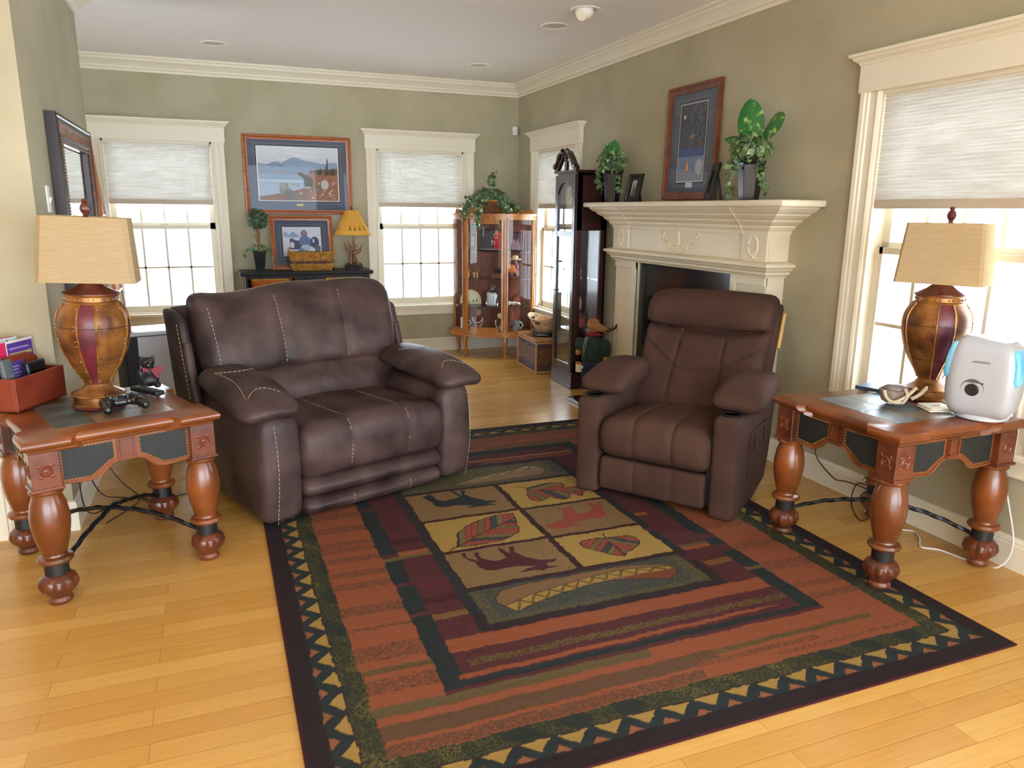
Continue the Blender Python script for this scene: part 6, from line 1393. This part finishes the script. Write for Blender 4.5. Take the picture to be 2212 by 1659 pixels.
for x, y in ((-.045, .012), (.024, -.010)): b = MB(); b.cyl(.006, .048, .064, (x, y), 12); b.cyl(.010, .063, .067, (x, y), 14); b.build('thumbstick', BLKP, t)
b = MB()
for dx, dy in ((0, .010), (0, -.010), (.010, 0), (-.010, 0)): b.cyl(.004, .050, .062, (.050 + dx, .012 + dy), 10)
b.build('face_buttons', mat('button_gloss', (60, 60, 64), .15), t)
b = MB(); b.box(-.032, -.014, -.013, -.007, .044, .058); b.box(-.026, -.020, -.019, -.001, .044, .058); b.build('direction_pad', BLKP, t, smooth=False)
t = thing('remote_control', 'black remote control lying beside the game controller', 'remote control', (-3.375, -4.03, LTZ + .001), R(-52))
b = MB(); b.rbox(-.095, .095, -.024, .024, 0, .022, .009, .03); b.build('casing', mat('remote_black', (30, 32, 34), .35), t)
b = MB()
for i in range(9):
    for j in range(3): b.box(-.075 + i * .016, -.066 + i * .016, -.014 + j * .010, -.008 + j * .010, .021, .0245)
b.build('buttons', mat('remote_buttons_dark', (84, 92, 88), .5), t, smooth=False)
# black bear figurine with a red bow
t = thing('bear_figurine', 'black carved bear figurine with a dark red bow at the back of the left table', 'figurine', (-3.375, -3.90, LTZ + .001), R(10))
BRM = mat('bear_black', (44, 42, 42), .4, rgb2=(24, 23, 24), nscale=30, bump=.3, bscale=60)
b = MB()
for c, r_ in (((0, 0, .035), (.045, .04, .034)), ((0, 0, .075), (.030, .028, .03)), ((0, 0, .112), (.032, .028, .028)), ((0, -.028, .106), (.016, .016, .012)), ((-.024, 0, .135), (.010, .008, .010)), ((.024, 0, .135), (.010, .008, .010)), ((-.03, -.035, .014), (.016, .024, .014)), ((.03, -.035, .014), (.016, .024, .014)), ((-.034, -.01, .065), (.012, .014, .026)), ((.034, -.01, .065), (.012, .014, .026))): b.ball(c, r_, 14)
s_ = b.build('bear_body', BRM, t); m_ = s_.modifiers.new('r', 'REMESH'); m_.mode = 'VOXEL'; m_.voxel_size = .0035; m2 = s_.modifiers.new('s', 'SMOOTH'); m2.iterations = 2
b = MB(); b.prism([(0, 0), (.045, .018), (.06, -.012), (.036, -.02), (.03, -.045), (.012, -.02)], -.004, .004, M=T(.005, -.033, .086) @ RX(PI / 2)); b.prism([(0, 0), (-.03, .014), (-.03, -.012)], -.004, .004, M=T(.005, -.033, .086) @ RX(PI / 2)); b.ball((.006, -.035, .086), .008, 8); b.build('bow', mat('dark_red_ribbon', (120, 24, 40), .6), t)
b = MB()
for sg in (-1, 1): b.ball((sg * .011, -.026, .119), .003, 6)
b.ball((0, -.044, .108), .0045, 6); b.build('face_details', mat('bear_gold', (150, 120, 70), .4), t)

# ------------------------------------------------------------------ things on the right end table
RTZ = .6585
HW = mat('humidifier_white', (176, 179, 187), .2, coat=.3)
t = thing('humidifier', 'white humidifier with round dial and blue water tanks by the window', 'humidifier', (-.205, -5.585, RTZ + .001), R(-66))
def hum(x, y, z):
    k = z / .33; w_ = .80 + .24 * math.sin(PI * min(1, k * .72 + .12)) ; w_ *= 1 - .10 * max(0, k - .75) / .25
    bz = z * (1 - .035 * (x / .14) * k)
    return (x * w_, y * (.78 + .22 * math.sin(PI * min(1, k * .75 + .15))), bz)
b = MB(); b.rbox(-.125, .125, -.10, .09, .012, .33, .05, .02, hum); b.build('housing', HW, t)
b = MB(); b.lathe([(.088, 0), (.094, .004), (.094, .014), (.088, .02)], 40, ry=.85); b.build('base', mat('humidifier_base', (196, 200, 208), .3), t)
BLT = mat('blue_tank', (72, 170, 236), .1, rgb2=(150, 222, 248), nscale=6)
for sg in (-1, 1):
    def tank(x, y, z): p = hum(x, y, z); return p
    b = MB(); x0, x1 = sorted((sg * .088, sg * .131)); b.rbox(x0, x1, -.088, .075, .155, .305, .02, .02, tank); b.build('water_tank', BLT, t)
M_ = T(-.02, -.094, .128) @ RX(PI / 2 + R(4))
b = MB(); b.lathe([(.001, .004), (.038, .004), (.041, .006), (.044, .002), (.044, -.004)], 40, M=M_); dl = b.build('dial_ring', mat('dial_silver', (98, 100, 102), .4), t)
b = MB(); b.lathe([(.001, .010), (.022, .010), (.025, .007), (.025, .003)], 32, M=M_); b.build('dial_knob', mat('dial_black', (40, 36, 42), .25), dl)
b = MB(); b.cyl(.003, .004, .008, (.034, .030), 10, M=M_ @ RX(0)); b.build('power_button', BLKP, dl)
text('logo', 'HOMEDICS', .012, mat('logo_grey', (120, 124, 130), .5), t, T(-.0, -.099, .240) @ RX(PI / 2))
# antler dish
t = thing('antler_dish', 'small carved antler bowl holding an oval stone on the slate inlay', 'ornament', (-.345, -5.29, RTZ + .002), R(-40))
GB = mat('greyed_antler', (160, 140, 120), .6, rgb2=(112, 94, 82), nscale=24)
b = MB(); b.lathe([(.03, 0), (.05, .010), (.062, .035), (.066, .06), (.060, .062), (.052, .035), (.03, .016), (.001, .012)], 24, ry=.8); b.build('bowl', GB, t)
b = MB(); b.ball((0, .005, .062), (.052, .040, .022), 18); b.build('oval_stone', mat('lilac_grey_stone', (134, 120, 116), .35, rgb2=(104, 92, 92), nscale=12), t)
for p, r_ in ((sp((-.05, -.045, .062), (-.04, -.075, .0), (.03, -.06, .02)), .007), (sp((.075, -.03, .08), (.02, -.075, .02), (-.035, -.062, .012)), .007), (sp((.03, -.04, .07), (.05, -.07, .05), (.02, -.068, .012)), .006), (sp((.06, -.03, .03), (.10, -.03, .05), (.118, -.01, .085)), .008)):
    b = MB(); b.tube(p, [r_] * 8 + [r_ * .5], 8); b.build('antler_tine', mat('bone_antler', (196, 176, 148), .5), t)
# coasters
CO = mat('cream_coaster', (232, 222, 200), .6)
for i in range(2):
    t = thing('coaster', ('upper cream coaster with a faint red mark, stacked by the humidifier' if i else 'lower cream coaster under the marked one by the humidifier'), 'coaster', (-.268 + .004 * i, -5.432, RTZ + .001 + i * .0085), R(-22 + 3 * i), group='stacked coasters')
    b = MB(); b.rbox(-.052, .052, -.052, .052, 0, .008, .003, .05); b.build('tile', CO, t)
    if i: b = MB(); b.box(-.016, .012, -.006, .01, .008, .0086); b.box(.012, .02, .0, .016, .008, .0086); b.build('mark', mat('faded_red', (196, 120, 120), .7), t, smooth=False)
t = thing('notebook', 'dark blue notebook at the far edge of the right end table', 'notebook', (-.215, -5.065, RTZ + .001), R(20))
b = MB(); b.box(-.05, .05, -.065, .065, .002, .013); b.build('pages', WHT, t, smooth=False)
b = MB(); b.box(-.053, .053, -.068, .068, 0, .002); b.box(-.053, .053, -.068, .068, .013, .016); b.box(-.055, -.052, -.068, .068, 0, .016); b.build('cover', mat('navy_cover', (52, 66, 96), .4), t, smooth=False)

# ------------------------------------------------------------------ cords
def cord(lab, pts, r_, m, seg=6):
    P_ = [Vector(p) for p in pts]; out = []
    for i in range(len(P_) - 1):
        p0 = P_[max(0, i - 1)]; p1 = P_[i]; p2 = P_[i + 1]; p3 = P_[min(len(P_) - 1, i + 2)]
        for j in range(seg): u = j / seg; out.append(.5 * ((2 * p1) + (p2 - p0) * u + (2 * p0 - 5 * p1 + 4 * p2 - p3) * u * u + (3 * p1 - p0 - 3 * p2 + p3) * u ** 3))
    out.append(P_[-1]); b = MB(); b.tube(out, r_, 6); o = b.build('power_cord', m); tag(o, lab, 'cord'); return o
CB = mat('brown_cord', (52, 34, 30), .5); CW = mat('white_cord', (226, 222, 216), .5)
cord('brown cord hanging behind the right end table to the baseboard', [(-.05, -5.00, .60), (-.03, -4.80, .46), (-.03, -4.55, .20), (-.03, -4.69, .075), (-.035, -4.80, .085), (-.035, -4.93, .09), (-.03, -5.02, .05), (-.05, -5.08, .004)], .0032, CB)
cord('brown cord looped on the floor below the right end table', [(-.035, -4.96, .11), (-.04, -4.87, .10), (-.10, -4.90, .02), (-.21, -5.06, .004), (-.16, -5.07, .004), (-.08, -5.03, .004)], .003, CB)
cord('white cord snaking over the floor to the far right table leg', [(-.06, -5.12, .005), (-.117, -5.209, .004), (-.076, -5.263, .004), (-.12, -5.33, .004), (-.188, -5.397, .004), (-.138, -5.451, .004), (-.113, -5.566, .004), (-.06, -5.66, .004), (-.028, -5.69, .12), (-.03, -5.62, .36), (-.05, -5.60, .56)], .0035, CW)
cord('dark cord dropping against the left baseboard under the left end table', [(-3.70, -3.86, .50), (-3.708, -3.87, .25), (-3.705, -3.85, .10), (-3.69, -3.75, .02), (-3.64, -3.66, .004), (-3.53, -3.56, .004), (-3.42, -3.61, .004), (-3.25, -3.57, .004)], .003, mat('black_cord', (24, 22, 24), .5))
cord('thin brown cord running down from the left table apron to the floor', [(-3.70, -3.70, .46), (-3.705, -3.62, .20), (-3.69, -3.56, .08), (-3.655, -3.53, .02), (-3.60, -3.52, .004), (-3.50, -3.60, .004), (-3.62, -3.86, .004)], .003, CB)
cord('brown cord stretched diagonally behind the left end table to the far leg', [(-3.735, -3.08, .15), (-3.68, -3.16, .06), (-3.60, -3.32, .01), (-3.53, -3.47, .004), (-3.47, -3.62, .004), (-3.40, -3.70, .004)], .003, CB)
